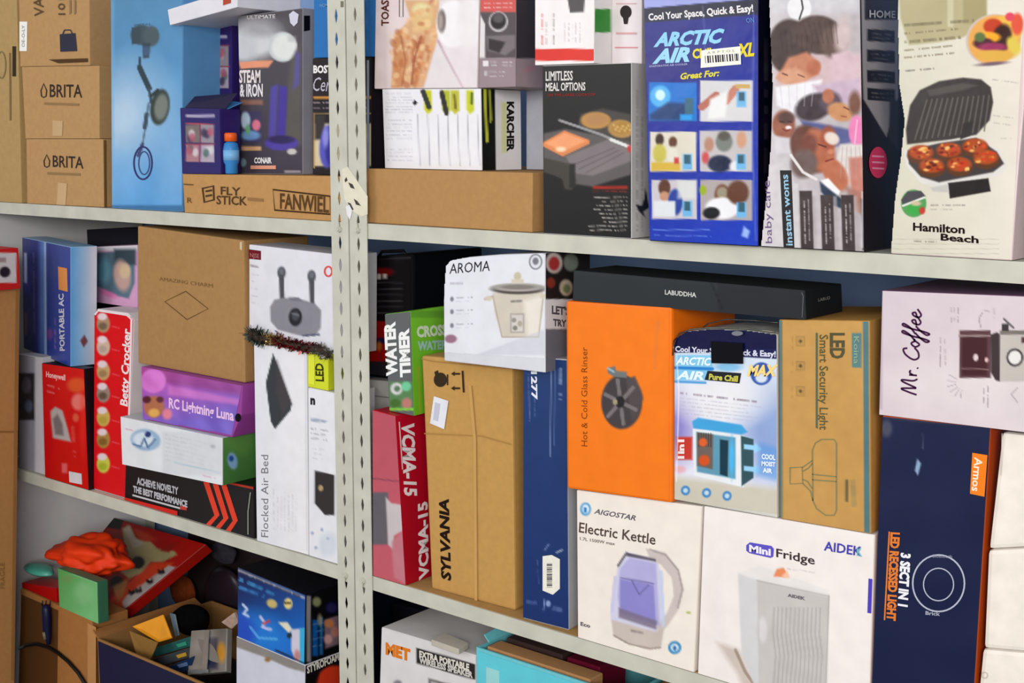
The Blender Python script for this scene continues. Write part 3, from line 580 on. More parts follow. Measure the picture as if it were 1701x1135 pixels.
# baby carrier
def p_baby(c):
    c.grad((1265, 0), (1430, 0), (198, 192, 196), (178, 170, 174)); c.rect(1280, -60, 1430, 20, (196, 194, 198), 14); c.ell(1328, 14, 20, 22, (226, 224, 226), 3); c.line([(1330, -10), (1334, 14), (1328, 32)], 2.4, (40, 36, 36))
    c.rect(1290, 90, 1440, 160, (200, 176, 180), 12); c.ell(1312, 78, 36, 46, (70, 54, 50), 5); c.ell(1360, 58, 42, 32, (80, 62, 56), 5, 10); c.ell(1385, 70, 22, 26, (100, 80, 72), 8); c.ell(1400, 60, 14, 30, (196, 176, 176), 10)
    c.poly([(1310, 96), (1340, 86), (1362, 104), (1360, 124), (1338, 134), (1308, 138), (1290, 130)], (186, 122, 92), 6); c.ell(1316, 128, 24, 14, (206, 150, 120), 6); c.ell(1352, 112, 12, 12, (176, 104, 76), 5)
    c.poly([(1382, 90), (1412, 84), (1428, 100), (1428, 150), (1382, 140)], (204, 178, 186), 6)
    c.poly([(1288, 145), (1330, 138), (1366, 132), (1360, 165), (1322, 190), (1290, 175)], (228, 226, 230), 5); c.poly([(1350, 142), (1428, 130), (1430, 180), (1362, 160)], (190, 168, 186), 8)
    c.ell(1352, 178, 32, 22, (66, 56, 60), 6, -20); c.ell(1380, 170, 18, 18, (90, 76, 86), 8); c.ell(1376, 160, 10, 12, (176, 110, 84), 4); c.ell(1396, 186, 22, 15, (196, 140, 98), 5, 20); c.ell(1420, 172, 10, 20, (120, 84, 70), 6)
    c.poly([(1330, 200), (1362, 205), (1410, 215), (1420, 235), (1380, 245), (1340, 225)], (86, 92, 140), 6); c.ell(1424, 218, 14, 26, (226, 130, 178), 4); c.line([(1424, 200), (1420, 238)], 2, (240, 180, 210))
    c.ell(1302, 208, 19, 25, (150, 92, 72), 5); c.ell(1306, 196, 14, 10, (90, 64, 60), 5); c.ell(1310, 212, 5, 3, (236, 226, 224), 2); c.poly([(1284, 225), (1316, 230), (1316, 254), (1290, 256)], (206, 200, 206), 5)
    c.ell(1345, 248, 30, 42, (104, 66, 56), 5, -25); c.ell(1362, 250, 24, 38, (176, 104, 76), 6, -20); c.ell(1376, 230, 14, 20, (160, 84, 62), 6); c.ell(1344, 240, 14, 18, (120, 70, 60), 8); c.ell(1382, 230, 13, 10, (222, 206, 196), 4, 30)
    c.poly([(1396, 240), (1440, 240), (1440, 300), (1412, 308), (1386, 282)], (214, 206, 202), 5); c.poly([(1410, 262), (1440, 260), (1440, 330), (1420, 340), (1412, 300)], (190, 124, 110), 6)
    c.ell(1388, 290, 18, 30, (182, 110, 82), 5, -30); c.ell(1336, 272, 22, 24, (110, 92, 88), 8, 20); c.line([(1314, 258), (1334, 286), (1356, 298)], 4.5, (222, 216, 214)); c.poly([(1364, 300), (1376, 296), (1396, 318), (1390, 330)], (232, 232, 234), 3); c.poly([(1362, 302), (1398, 330), (1408, 350), (1380, 340), (1364, 318)], (50, 62, 80), 4)
    c.poly([(1404, 310), (1440, 320), (1440, 360), (1418, 350)], (160, 110, 96), 6, .8)
    c.poly([(1262, 282), (1300, 270), (1318, 300), (1330, 420), (1262, 420)], (204, 198, 202), 5); c.rect(1318, 305, 1326, 420, (204, 198, 202), 3)
    for x in (1342, 1378, 1412): c.poly([(x-14, 326), (x+12, 326), (x+16, 420), (x-12, 420)], (172, 160, 162), 4, .7)
    for x, a in ((1328, 317), (1363, 324), (1397, 324), (1430, 330)):
        c.poly([(x, a), (x+21, a), (x+24, 418), (x+3, 416)], (70, 60, 62), 2); c.txt((x+10, 405), (x+8, a+16), 2.2, (200, 192, 190), .85, int(x)); c.txt((x+17, 400), (x+15, a+14), 2.2, (190, 180, 180), .7, int(x)+1)
    c.rect(1431, 318, 1434, 412, (210, 206, 216), 2, .7)
    c.line([(1300, 122), (1308, 125)], 2, (70, 40, 34), .8); c.line([(1326, 124), (1336, 128)], 2, (90, 46, 40), .7); c.ell(1320, 116, 3, 7, (206, 146, 116), 3, 20, .8)
    c.line([(1360, 240), (1372, 244)], 2.2, (60, 30, 28), .8); c.ell(1380, 252, 5, 4, (206, 130, 100), 3, 0, .8); c.line([(1372, 268), (1384, 264)], 2.6, (120, 40, 40), .8); c.line([(1402, 178), (1410, 182)], 2, (80, 46, 40), .8); c.line([(1398, 193), (1406, 194)], 2, (150, 70, 60), .8)
    c.line([(1296, 202), (1302, 203)], 2, (50, 30, 28), .8); c.line([(1310, 202), (1315, 203)], 2, (50, 30, 28), .8); c.line([(1300, 214), (1306, 218), (1312, 215)], 2, (120, 40, 40), .8)
    for k in range(7): c.line([(1296+k*9, 50+k*2), (1300+k*8, 84)], 2, (46, 36, 36), .35); c.line([(1334+k*9, 36), (1344+k*8, 72)], 2, (56, 42, 40), .35)
    for k in range(5): c.line([(1400+k*7, 244), (1396+k*9, 296)], 1.6, (170, 150, 150), .5); c.line([(1296+k*14, 140), (1300+k*12, 176)], 1.6, (196, 190, 200), .5)
    c.noise(3, 3, 3, 12)
b = Box('baby', 'baby_carrier_box', 'tall grey and black box printed with a family carrying children', [(1280, -60), (1428, -60), (1436, 421), (1264, 413)], -.012, 3, .16, (40, 36, 38), 'film', on='u',
        prof=[(1276, -60), (1428, -60), (1431, 120), (1434, 280), (1436, 421), (1264, 413), (1273, 330), (1281, 240), (1284, 150), (1280, 60)])
b.panel('F', p_baby, kind='film')
b.flat('F', [(1296, 283), (1315, 283), (1320, 414), (1302, 413)], (48, 44, 44), 'printed_band', 'film'); b.text('F', 'instant woms', (1317, 408), (1309, 290), (1306, 408), (150, 190, 214), .02)
b.text('F', 'baby care', (1283, 404), (1279, 300), (1272, 404), (110, 90, 130), .0)
def p_babyR(c):
    c.C[:] = (40, 36, 38); c.poly([(1428, -60), (1492, -60), (1492, 160), (1472, 228), (1434, 165)], (158, 154, 154), 2); c.rect(1436, -60, 1492, 33, (48, 44, 48), 2)
    for y in (48, 82, 116, 146): c.poly([(1440, y), (1486, y+3), (1486, y+23), (1440, y+20)], (38, 36, 38), 1.5); c.txt((1446, y+8), (1482, y+10), 2, (150, 146, 144), .7, int(y)); c.txt((1448, y+15), (1478, y+17), 2, (150, 146, 144), .6, int(y)+1)
    c.poly([(1478, 160), (1492, 170), (1492, 250), (1476, 230)], (60, 58, 62), 3)
b.panel('R', p_babyR); b.text('R', 'HOME', (1443, 29), (1486, 30), (1443, 17), (190, 196, 204), .02)
b.disc('R', 1457, 270, 15, 26, (212, 66, 104)); [b.flat('R', [(1447, y), (1467, y+1), (1467, y+4), (1447, y+3)], (236, 150, 176)) for y in (258, 268, 278)]
# hamilton beach
def p_ham(c):
    c.grad((1490, 0), (1700, 0), (206, 202, 184), (222, 214, 202)); c.poly([(1490, -60), (1636, -60), (1638, 40), (1600, 62), (1560, 70), (1510, 75), (1496, 30)], (166, 154, 110), 4, .8); c.rect(1574, -60, 1584, 45, (200, 194, 160), 3, .8)
    c.rect(1600, -60, 1640, 40, (152, 140, 98), 4, .7)
    for i, (y, w) in enumerate(((42, 120), (56, 90), (70, 96), (84, 80), (96, 84))): c.txt((1502, y), (1502+w, y-8), 5 if i in (0, 2) else 3, (110, 100, 76), .7, i)
    c.txt((1504, 118), (1552, 114), 3, (90, 86, 80), .7); c.txt((1648, 132), (1692, 138), 2, (160, 154, 150), .7); c.txt((1650, 192), (1684, 196), 2, (170, 164, 158), .7); c.txt((1650, 204), (1680, 208), 2, (170, 164, 158), .7); c.txt((1662, 230), (1682, 230), 2, (170, 164, 158), .6)
    c.ell(1650, 66, 46, 42, (196, 182, 176), 3, -20); c.ell(1652, 66, 44, 40, (222, 160, 80), 4, -25); c.ell(1672, 50, 26, 24, (226, 176, 74), 5); c.ell(1690, 40, 10, 18, (214, 84, 60), 4); c.ell(1678, 28, 8, 7, (214, 70, 90), 3); c.ell(1650, 44, 16, 13, (186, 60, 30), 4)
    c.ell(1664, 64, 16, 24, (60, 36, 28), 5, 15); c.ell(1642, 62, 20, 9, (240, 164, 40), 4); c.ell(1634, 72, 17, 9, (80, 36, 46), 4); c.ell(1650, 78, 24, 7, (150, 50, 90), 4); c.ell(1628, 62, 9, 8, (90, 110, 60), 4); c.ell(1654, 92, 32, 9, (214, 166, 70), 4); c.ell(1684, 76, 10, 16, (214, 190, 80), 5, -30); c.ell(1648, 106, 24, 3, (110, 90, 100), 3, -5)
    # open grill lid
    c.poly([(1512, 175), (1528, 150), (1560, 135), (1600, 129), (1630, 132), (1646, 145), (1650, 170), (1644, 200), (1622, 224), (1580, 232), (1507, 240), (1505, 215)], (62, 56, 54), 3)
    for k in range(13): c.line([(1520+k*9.6, 232-k*1.2), (1540+k*8.6, 166-k*.6)], 2.4, (104, 98, 92), .8)
    c.poly([(1540, 150), (1600, 138), (1625, 142), (1600, 150), (1545, 160)], (88, 82, 78), 4, .8)
    c.poly([(1502, 250), (1560, 236), (1620, 226), (1660, 250), (1675, 275), (1664, 290), (1560, 314), (1530, 304), (1506, 275)], (214, 210, 206), 3)
    c.poly([(1508, 250), (1560, 238), (1622, 229), (1656, 252), (1668, 272), (1650, 286), (1560, 303), (1530, 294), (1510, 272)], (66, 60, 60), 3); c.poly([(1595, 232), (1612, 226), (1618, 200), (1600, 205)], (56, 50, 50), 2)
    for (x, y) in ((1530, 254), (1577, 250), (1620, 243), (1548, 276), (1594, 274), (1638, 262)):
        rq = random.Random(int(x*7+y)); c.ell(x, y+4, 23, 15, (92, 56, 36), 3); c.ell(x, y-1, 20, 12, (170, 74, 36), 4)
        for _ in range(16): c.ell(x+rq.uniform(-15, 15), y-1+rq.uniform(-8, 9), rq.uniform(2, 5), rq.uniform(1.5, 3), rq.choice([(226, 140, 60), (206, 60, 30), (240, 190, 110), (84, 34, 22), (196, 96, 40), (150, 40, 24)]), 2, 0, .85)
    c.poly([(1575, 304), (1642, 296), (1646, 318), (1578, 330)], (44, 38, 38), 2); c.poly([(1546, 312), (1575, 306), (1576, 320), (1550, 318)], (190, 186, 182), 3)
    c.ell(1518, 338, 21, 23, (84, 150, 84), 2); c.poly([(1497, 332), (1508, 318), (1530, 317), (1538, 326), (1500, 340)], (74, 72, 76), 2); c.line([(1500, 342), (1536, 328)], 3, (222, 220, 216)); c.ell(1520, 348, 12, 9, (60, 160, 70), 3); c.ell(1532, 350, 5, 6, (190, 60, 50), 3); c.ell(1522, 338, 8, 4, (200, 180, 150), 3)
    c.txt((1546, 341), (1604, 341), 2.4, (120, 116, 110), .7); c.txt((1546, 348), (1582, 348), 2, (150, 144, 138), .7)
    for k in range(4): c.rect(1482, 397+k*8, 1660, 398+k*8, (170, 164, 150), 1, .6)
    c.txt((1518, 401), (1556, 402), 2.4, (110, 104, 100), .7)
b = Box('hamilton', 'grill_box', 'cream box picturing an open indoor grill with browned chicken pieces', [(1492, -60), (1706, -60), (1681, 435), (1480, 422)], 0, 0, .16, (216, 196, 196), 'film', on='u',
        prof=[(1492, -60), (1706, -60), (1701, 180), (1690, 300), (1681, 435), (1480, 422), (1487, 330), (1497, 260), (1503, 200), (1494, 140), (1492, 40)])
b.panel('F', p_ham, kind='film')
b.text('F', 'Hamilton', (1517, 383), (1603, 388), (1517, 370), (40, 30, 28), .03); b.text('F', 'Beach', (1563, 399), (1626, 404), (1563, 388), (40, 30, 28), .03)
b = Box('darkright', 'appliance_box', 'dark brown box edge beyond the grill box at the right frame edge', [(1730, -60), (1800, -60), (1800, 446), (1728, 440)], .03, 0, .2, (70, 40, 38), 'gloss', on='u')
# ================================================================ MIDDLE SHELF, left bay
TX = .012+float(hit(36, 600, (0, -.045, 0), np.array([0, 1., 0]))[0]); TZ = float(hit(37, 478, (0, -.045, 0), np.array([0, 1., 0]))[2])
b = Box('tallleft', 'tall_shipping_carton', 'tall brown carton standing in front of the shelves at the left frame edge', wq(TX-.34, TX, -.42, -.857, TZ, -.17), -.42, 0, .375, (174, 128, 80), on=-.857, bev=.004)
for zz in (TZ-.26, TZ-.27): b.k += 1
p0 = b.BR+b.d*.02; b.flat('R', [(-40, 716), (28, 716), (28, 719), (-40, 719)], (140, 100, 62), 'crease'); b.flat('R', [(26, 482), (30, 482), (22, 1130), (18, 1130)], (150, 108, 66), 'side_fold'); b.text('R', 'FRAGILE', (8, 978), (7, 935), (0, 978), (138, 100, 64))
RX = float(hit(32, 440, (0, -.06, 0), np.array([0, 1., 0]))[0]); RZ = float(hit(32, 412, (0, -.06, 0), np.array([0, 1., 0]))[2])
b = Box('redleft', 'appliance_box', 'small red edged box lying on the tall brown carton at the left edge', wq(RX-.2, RX, -.26, TZ, RZ), -.26, 0, .20, (186, 40, 40), 'gloss', on='tallleft')
b.panel('R', lambda c: (c.rect(-90, 420, 27, 470, (196, 190, 194), 2), c.ell(8, 452, 9, 9, (44, 40, 48), 3), c.rect(-10, 428, 10, 436, (150, 130, 134), 3)), (186, 40, 40))
def p_honw(c):
    c.C[:] = (150, 148, 158); c.rect(30, 620, 58, 698, (50, 46, 50), 3); c.rect(58, 590, 80, 800, (206, 200, 206), 4); c.ell(44, 640, 8, 14, (90, 80, 90), 4); c.ell(48, 675, 7, 10, (80, 90, 110), 4)
b = Box('whiteleft', 'appliance_box', 'white box with a black picture panel at the left end of the middle shelf', [(31, 588), (69, 594), (74, 792), (33, 782)], .01, 0, .035, (200, 196, 200), 'gloss', on='l')
b.panel('F', p_honw)
def p_hon(c):
    c.grad((70, 610), (148, 800), (206, 40, 40), (196, 22, 30)); c.ell(128, 640, 16, 12, (222, 120, 60), 6, 0, .6); c.txt((78, 640), (100, 646), 2.5, (240, 150, 150)); c.txt((78, 650), (98, 655), 2.5, (240, 150, 150))
    c.poly([(84, 684), (92, 676), (104, 682), (112, 710), (118, 734), (88, 728)], (176, 168, 166), 3); c.poly([(88, 696), (96, 688), (104, 704), (106, 724), (92, 722)], (120, 110, 112), 4)
    c.ell(131, 668, 12, 14, (232, 140, 130), 5, 0, .8); c.ell(126, 694, 5, 7, (214, 90, 70), 3); c.txt((121, 708), (124, 760), 5, (226, 120, 110), .5); c.rect(103, 770, 112, 786, (230, 130, 130), 3, .7); c.ell(138, 700, 5, 60, (232, 60, 50), 6, 0, .5)
b = Box('honey', 'fan_heater_box', 'glossy red box picturing a small grey heater, by the left end of the middle shelf', [(69.7, 603), (139.7, 613), (147.8, 813.5), (75, 793)], 0, 0, .03, (40, 30, 34), 'gloss', on='l')
b.panel('F', p_hon, kind='film'); b.text('F', 'Honeywell', (77, 626), (109, 632), (77, 617), (240, 190, 190), .03); b.sticker('F', [(115, 783), (136, 787), (137, 805), (116, 801)], (206, 200, 206))
def p_bet(c):
    c.C[:] = (214, 30, 38)
    for i, y in enumerate((534, 572, 613, 650, 690, 726, 767)):
        c.ell(172, y+4, 11, 15, [(176, 140, 110), (206, 180, 160), (196, 160, 110), (150, 130, 120), (200, 170, 90), (170, 130, 70), (196, 196, 80)][i], 3); c.ell(170, y-8, 8, 6, (226, 206, 212), 3)
        c.txt((186, y+8), (200, y+12), 2.5, (236, 110, 120), .6); c.ell(171, y+8, 7, 6, [(90, 80, 70), (170, 150, 140), (140, 110, 80), (80, 60, 50), (170, 150, 60), (110, 80, 40), (150, 160, 40)][i], 4, 0, .7)
b = Box('betty', 'cookie_maker_box', 'tall red box with a column of round food pictures and a white rim', [(157, 514), (222, 526), (211, 829), (156, 816)], .014, 0, .07, (226, 214, 216), 'gloss', on='l',
        prof=[(157, 525), (162, 513), (212, 520), (222, 532), (211, 829), (156, 816)])
b.panel('F', p_bet); b.text('F', 'Betty Crocker', (212, 676), (217, 545), (200, 676), (240, 224, 226), .03, .25); b.stroke('F', [(158, 523), (164, 516), (211, 523), (219, 531), (215, 690)], 3.4, (230, 216, 220), name='white_rim')
def p_blue(c):
    c.grad((38, 480), (118, 500), (36, 46, 112), (44, 64, 160)); c.rect(36, 390, 60, 600, (40, 44, 118), 8); c.ell(71, 470, 6, 150, (110, 150, 220), 7, 0, .7); c.line([(75, 402), (76, 600)], 3, (180, 206, 240), .9)
    c.rect(40, 420, 45, 470, (206, 206, 226), 2, .8); c.txt((56, 420), (57, 560), 3, (120, 110, 170), .7); c.rect(41, 520, 46, 556, (180, 110, 110), 3, .7)
    c.txt((91, 530), (92, 580), 2, (190, 120, 190), .7); c.ell(83, 555, 5, 9, (150, 70, 150), 4, 0, .7)
b = Box('blueglossy', 'appliance_box', 'glossy blue box with an orange tag standing askew on the red heater box', [(37, 394), (117.5, 410.5), (117.5, 613), (39.7, 585)], .0, -14, .06, (150, 190, 226), 'film', on='honey', anchor=2)
b.panel('F', p_blue, kind='film'); b.flat('F', [(97, 443), (112, 446), (113, 485), (98, 481)], (222, 146, 84), 'printed_tag'); b.text('F', 'PORTABLE AC', (108, 583), (106, 488), (100, 583), (214, 214, 232), .03)
b.panel('R', lambda c: (c.grad((118, 500), (156, 500), (96, 160, 216), (206, 206, 222)), c.poly([(133, 566), (140, 556), (146, 567), (139, 578)], (120, 70, 80), 2)), kind='film')
def p_pink(c):
    c.C[:] = (214, 160, 196); c.rect(138, 400, 230, 417, (216, 206, 214), 2); c.poly([(154, 420), (224, 417), (224, 470), (214, 496), (196, 492), (158, 474)], (92, 116, 132), 3); c.ell(172, 450, 12, 22, (110, 160, 180), 8); c.rect(190, 414, 226, 440, (60, 72, 80), 6)
    c.ell(203, 458, 14, 26, (196, 160, 150), 6, -8); c.ell(208, 450, 9, 12, (214, 186, 150), 5); c.ell(180, 488, 16, 5, (226, 110, 170), 4, 20, .7)
b = Box('pinkwin', 'doll_box', 'pink window box with a pale doll behind its grey window', [(138, 411), (229, 407), (229, 530), (138, 512)], .09, 0, .12, (206, 170, 196), 'gloss', on='betty', anchor=2)
b.panel('F', p_pink)
b = Box('darkback', 'storage_box', 'dark low box at the back under the upper shelf behind the blue box', [(60, 384), (260, 378), (260, 500), (60, 480)], .30, 0, .12, (44, 42, 52), 'matte', on='l')
# diamond carton stack
def p_chev(c):
    c.C[:] = (36, 34, 36); c.rect(208, 822, 300, 870, (30, 28, 30))
b = Box('chevron', 'automotive_part_box', 'long black box with three red chevrons at the bottom of a stack', [(208.8, 764), (422, 808), (423, 893), (207, 829)], .006, 0, .20, (38, 34, 36), 'gloss', on='l')
b.panel('F', p_chev, pitch=8)
for l in ([(342.5, 800), (361, 856), (347, 884)], [(358, 803), (376, 861), (363, 888)], [(372.5, 806), (391.5, 865), (380, 892)]): b.stroke('F', l, 8.5, (222, 72, 54), name='printed_chevron')
b.text('F', 'ACHIEVE NOVELTY', (228, 804), (297, 821.5), (228, 793), (180, 178, 184), .05); b.text('F', 'THE BEST PERFORMANCE', (222, 817), (312, 843), (222, 807), (186, 184, 190), .05)
b.flat('F', [(221, 821), (300, 843), (300, 846), (221, 824)], (196, 194, 200)); b.flat('F', [(300, 840), (311, 843), (311, 848), (300, 846)], (190, 70, 60))
b.stroke('F', [(417, 818), (413, 850), (413, 888)], 1.6, (150, 160, 140)); b.flat('F', [(376, 800), (422, 809), (422, 813), (376, 803)], (170, 60, 44), 'red_edge')
b.flat('F', [(208, 826), (296, 849), (296, 860), (208, 832)], (206, 50, 44), 'red_edge')
def p_wht(c):
    c.C[:] = (224, 226, 230); c.ell(242, 731, 25, 18, (150, 178, 206), 3, 8); c.ell(238, 730, 17, 12, (212, 224, 234), 4); c.ell(246, 722, 5, 5, (40, 60, 120), 2); c.line([(222, 738), (234, 742), (240, 728), (246, 744), (258, 730)], 3, (90, 120, 160)); c.txt((208, 712), (226, 716), 2.4, (206, 130, 150), .7)
    c.rect(270, 718, 368, 790, (208, 210, 216), 4, .7); c.para((276, 722), (350, 739), 7, (-.3, 7), 1.8, (186, 190, 196), .6); c.line([(290, 768), (365, 786)], 1.6, (150, 190, 206), .6); c.txt((338, 790), (362, 796), 2.4, (214, 140, 180), .7); c.ell(354, 742, 4, 3, (180, 180, 190), 2)
b = Box('whitegreen', 'appliance_box', 'long white box with a blue swirl and a green end on the black chevron box', [(200, 692), (370, 727.7), (370, 804), (202.5, 762)], -.028, 0, .10, (196, 200, 200), 'gloss', on='chevron')
b.panel('F', p_wht); b.panel('R', lambda c: (c.grad((370, 700), (424, 800), (88, 140, 76), (66, 112, 58)), c.ell(400, 735, 22, 20, (96, 140, 70), 14, 0, .7), c.ell(386, 766, 8, 14, (130, 170, 206), 3, -10), c.ell(384, 762, 4, 5, (40, 80, 150), 3)), (80, 130, 70))
def p_pur(c):
    c.grad((260, 610), (280, 710), (196, 84, 178), (122, 100, 196)); c.poly([(235, 600), (420, 640), (420, 660), (300, 640), (235, 628)], (150, 70, 130), 8, .6); c.poly([(280, 640), (420, 668), (415, 676), (280, 656)], (226, 130, 206), 6, .6)
    c.ell(255, 633, 21, 20, (214, 120, 206), 4); c.noise(5, 5, 5, 8); c.ell(256, 676, 17, 18, (176, 110, 80), 5); c.ell(244, 664, 7, 6, (90, 40, 50), 3); c.ell(266, 664, 6, 5, (100, 50, 60), 3); c.ell(256, 686, 9, 7, (226, 170, 90), 4); c.ell(278, 688, 8, 9, (226, 130, 150), 5)
b = Box('purple', 'toy_lamp_box', 'purple and pink toy box lying between the white green box and the diamond carton', [(234.5, 609), (403, 641), (386, 723), (237, 695.6)], -.016, 0, .07, (150, 70, 150), 'gloss', on='whitegreen', prof=[(234.5, 609), (403, 641), (400, 690), (386, 723), (237, 695.6)])
b.panel('F', p_pur); b.text('F', 'RC Lightning Luna', (281, 677), (389, 699), (281, 661), (236, 196, 232), .03); b.disc('F', 396, 694, 5, 7, (24, 18, 34))
b = Box('diamond', 'shipping_carton', 'square kraft carton with an outlined diamond symbol on top of the purple toy box', [(228.6, 375.5), (404.7, 399.6), (407, 640), (229.6, 598)], .004, 0, .17, (166, 128, 84), on='purple', bev=.003)
b.stroke('F', [(274, 501), (309, 484), (346, 513), (311, 531)], 1.7, (104, 76, 48), True, 'printed_diamond'); b.text('F', 'AMAZING CHARM', (265, 466), (354, 478), (265, 460), (128, 98, 62), .0)
b.flat('F', [(399, 402), (403, 402), (403, 416), (399, 414)], (206, 186, 150), 'torn_tape')
def p_kara(c):
    c.C[:] = (222, 220, 228); c.txt((416, 441), (430, 444), 3, (110, 100, 110), .7)
    for i in range(5): c.txt((418, 455+i*12), (430, 457+i*12), 2, (170, 170, 180), .6, i)
    for x, y0, y1 in ((468, 453, 497), (518, 459, 504)):
        c.ell(x, y0, 7, 10, (84, 84, 92), 2.5); c.line([(x, y0+8), (x+1, y1)], 8, (78, 78, 84)); c.ell(x, y0-2, 4, 5, (110, 110, 118), 3)
    c.poly([(449, 510), (456, 498), (470, 495), (500, 497), (524, 505), (534, 516), (533, 545), (524, 558), (500, 558), (462, 548), (450, 534)], (136, 134, 142), 3); c.poly([(478, 494), (496, 494), (504, 501), (484, 500)], (120, 118, 126), 2)
    c.ell(491, 527, 11, 15, (40, 40, 46), 2.5); c.ell(491, 525, 6, 8, (70, 70, 78), 3); c.line([(458, 550), (466, 556), (462, 562)], 2.4, (90, 90, 120)); c.line([(504, 558), (530, 556)], 3, (80, 84, 110))
    c.txt((484, 521), (497, 524), 3, (150, 150, 160), .6)
def p_fl(c):
    c.C[:] = (228, 228, 234); c.grad((422, 700), (512, 700), (222, 222, 230), (232, 230, 232)); c.poly([(454, 587), (485, 671), (483, 682), (457, 713), (450, 700), (441.7, 636)], (58, 62, 66), 1.6); c.poly([(460, 598), (485, 671), (470, 690), (458, 650)], (74, 66, 70), 6, .7)
    c.para((455, 880), (455, 810), 7, (6.2, 1), 2, (196, 194, 200), .6); c.line([(507, 590), (511, 915)], 2, (200, 202, 214), .7)
b = Box('flocked', 'air_bed_box', 'tall narrow white box picturing a tilted black mattress', [(422, 570), (509.8, 584.6), (513, 918), (427, 900)], 0, 2, .12, (224, 220, 222), 'gloss', on='l', anchor=3)
b.panel('F', p_fl); b.text('F', 'Flocked Air Bed', (446, 893), (446, 756), (434, 892), (120, 120, 126), .0)
def p_sw(c):
    c.C[:] = (226, 226, 232); c.poly([(523, 782), (556, 789), (556, 856), (540, 856), (523, 836)], (54, 50, 50), 2); c.ell(533, 811, 4, 5, (176, 150, 110), 2); c.txt((516, 697), (549, 702), 5, (110, 130, 160), .7); c.para((517, 712), (549, 716), 3, (0, 8), 2.4, (130, 130, 140), .7); c.para((518, 745), (540, 748), 3, (0, 8), 2, (180, 180, 190), .6)
    for x, y in ((519, 886), (535, 880), (545, 895), (525, 910)): c.ell(x, y, 2.5, 2.5, (150, 160, 190), 2)
    c.ell(545, 905, 14, 20, (190, 200, 214), 8, 0, .5)
b = Box('smallwhite', 'gadget_box', 'narrow white box picturing a black pouch, tucked behind the left slotted post', [(512.5, 644), (566, 655), (566, 939), (514, 922)], .004, 0, .09, (222, 222, 226), 'gloss', on='l')
b.panel('F', p_sw); b.text('F', 'n', (516, 671), (524, 672), (516, 657), (50, 46, 50), .06)
b = Box('yellow', 'light_box', 'small yellow box with dark vertical lettering on the narrow white box', [(511.5, 575), (545, 588), (545, 652), (511.5, 645)], .006, 0, .06, (206, 214, 50), 'gloss', on='smallwhite')
b.text('F', 'LED', (538, 634), (537, 604), (525, 633), (60, 60, 20), .03); b.flat('F', [(513, 580), (523, 584), (523, 640), (513, 637)], (222, 228, 70))
b = Box('karaoke', 'karaoke_box', 'white box picturing a grey karaoke speaker and two microphones', [(414, 406), (572, 424), (572, 590), (414, 572)], .014, 0, .085, (212, 208, 216), 'gloss', on='flocked')
b.panel('F', p_kara); b.flat('F', [(413.5, 414), (434, 417), (434, 432), (413.5, 430)], (110, 38, 44)); b.text('F', 'NJSE', (416, 427), (431, 429), (416, 420), (176, 120, 120)); b.ring('F', 546, 451, 6, 8, 3, (216, 90, 90))
# tinsel garland on top of the air bed box
gp = [hit(x, y, (0, .002, 0), np.array([0, 1., 0])) for x, y in [(418, 556), (434, 566), (456, 566), (480, 573), (505, 580), (528, 582), (546, 592)]]
g = empty('tinsel_garland', 'small grey and red tinsel garland lying on top of the narrow white air bed box', 'garland', tuple(gp[3]))
rg = random.Random(4)
for nm, (i0, i1), cols, n in (('grey_tinsel', (0, 1.2), (88, 98, 92), 260), ('gold_tinsel', (1.2, 2.4), (196, 170, 110), 220), ('red_tinsel', (2.2, 5.1), (128, 44, 44), 520), ('silver_tinsel', (4.7, 6), (150, 146, 140), 300)):
    V = []; F = []
    for k in range(n):
        t = i0+(i1-i0)*rg.random(); a = int(min(5, t)); p = gp[a]*(1-(t-a))+gp[a+1]*(t-a); dr = np.array([rg.gauss(0, 1), rg.gauss(0, .6), rg.gauss(0, 1)]); dr /= np.linalg.norm(dr)
        L = .011+.009*rg.random()
        if 'grey' in nm: L *= 1.3
        w = np.cross(dr, [rg.random(), rg.random(), rg.random()]); w /= np.linalg.norm(w)+1e-6; w *= .0022; st = len(V)
        p = p+np.array([0, 0, max(0, -dr[2])*.006])
        q = p+dr*L
        V += [p-w, p+w, q+w*.5, q-w*.5]; F.append((st, st+1, st+2, st+3))
    mesh_obj(nm, V, F, mat(cols, 'chrome'), g, gp[3])
tube('garland_core', [p+np.array([0, 0, .002]) for p in gp], [.012, .009, .005, .006, .007, .009, .006], mat((70, 60, 54), 'cloth'), g, gp[3], 7)
# ================================================================ MIDDLE SHELF, right bay
b = Box('greylow', 'storage_box', 'plain pale grey box behind the posts under the black tool case', [(604, 630), (651, 634), (651, 960), (604, 950)], .10, 0, .25, (176, 172, 170), 'matte', on='l')
b.flat('F', [(604, 655), (651, 660), (651, 662), (604, 657)], (130, 124, 124), 'lid_seam')
def p_case(c):
    c.C[:] = (36, 34, 36); c.rect(600, 534, 690, 601, (176, 34, 30), 2); c.rect(600, 601, 690, 640, (52, 48, 54), 4); c.ell(636, 452, 18, 7, (110, 30, 28), 4); c.rect(626, 455, 633, 464, (206, 190, 190), 2); c.rect(636, 455, 643, 463, (206, 190, 190), 2)
    for k in range(6): c.line([(612, 470+k*10), (668, 470+k*10)], 1.5, (90, 92, 96), .6)
    c.ell(633, 566, 8, 5, (40, 40, 90), 3); c.ell(630, 575, 4, 8, (206, 120, 50), 3); c.rect(600, 424, 690, 430, (64, 60, 66), 3)
b = Box('toolcase', 'tool_case', 'black and red tool case on the pale grey box beside the slotted posts', [(596, 428), (686, 421), (686, 650), (596, 640)], .12, 0, .2, (30, 30, 32), 'gloss', on='greylow', bev=.006, body='case_shell')
b.panel('F', p_case, u0=.02, u1=.97, v0=.02, v1=.98)
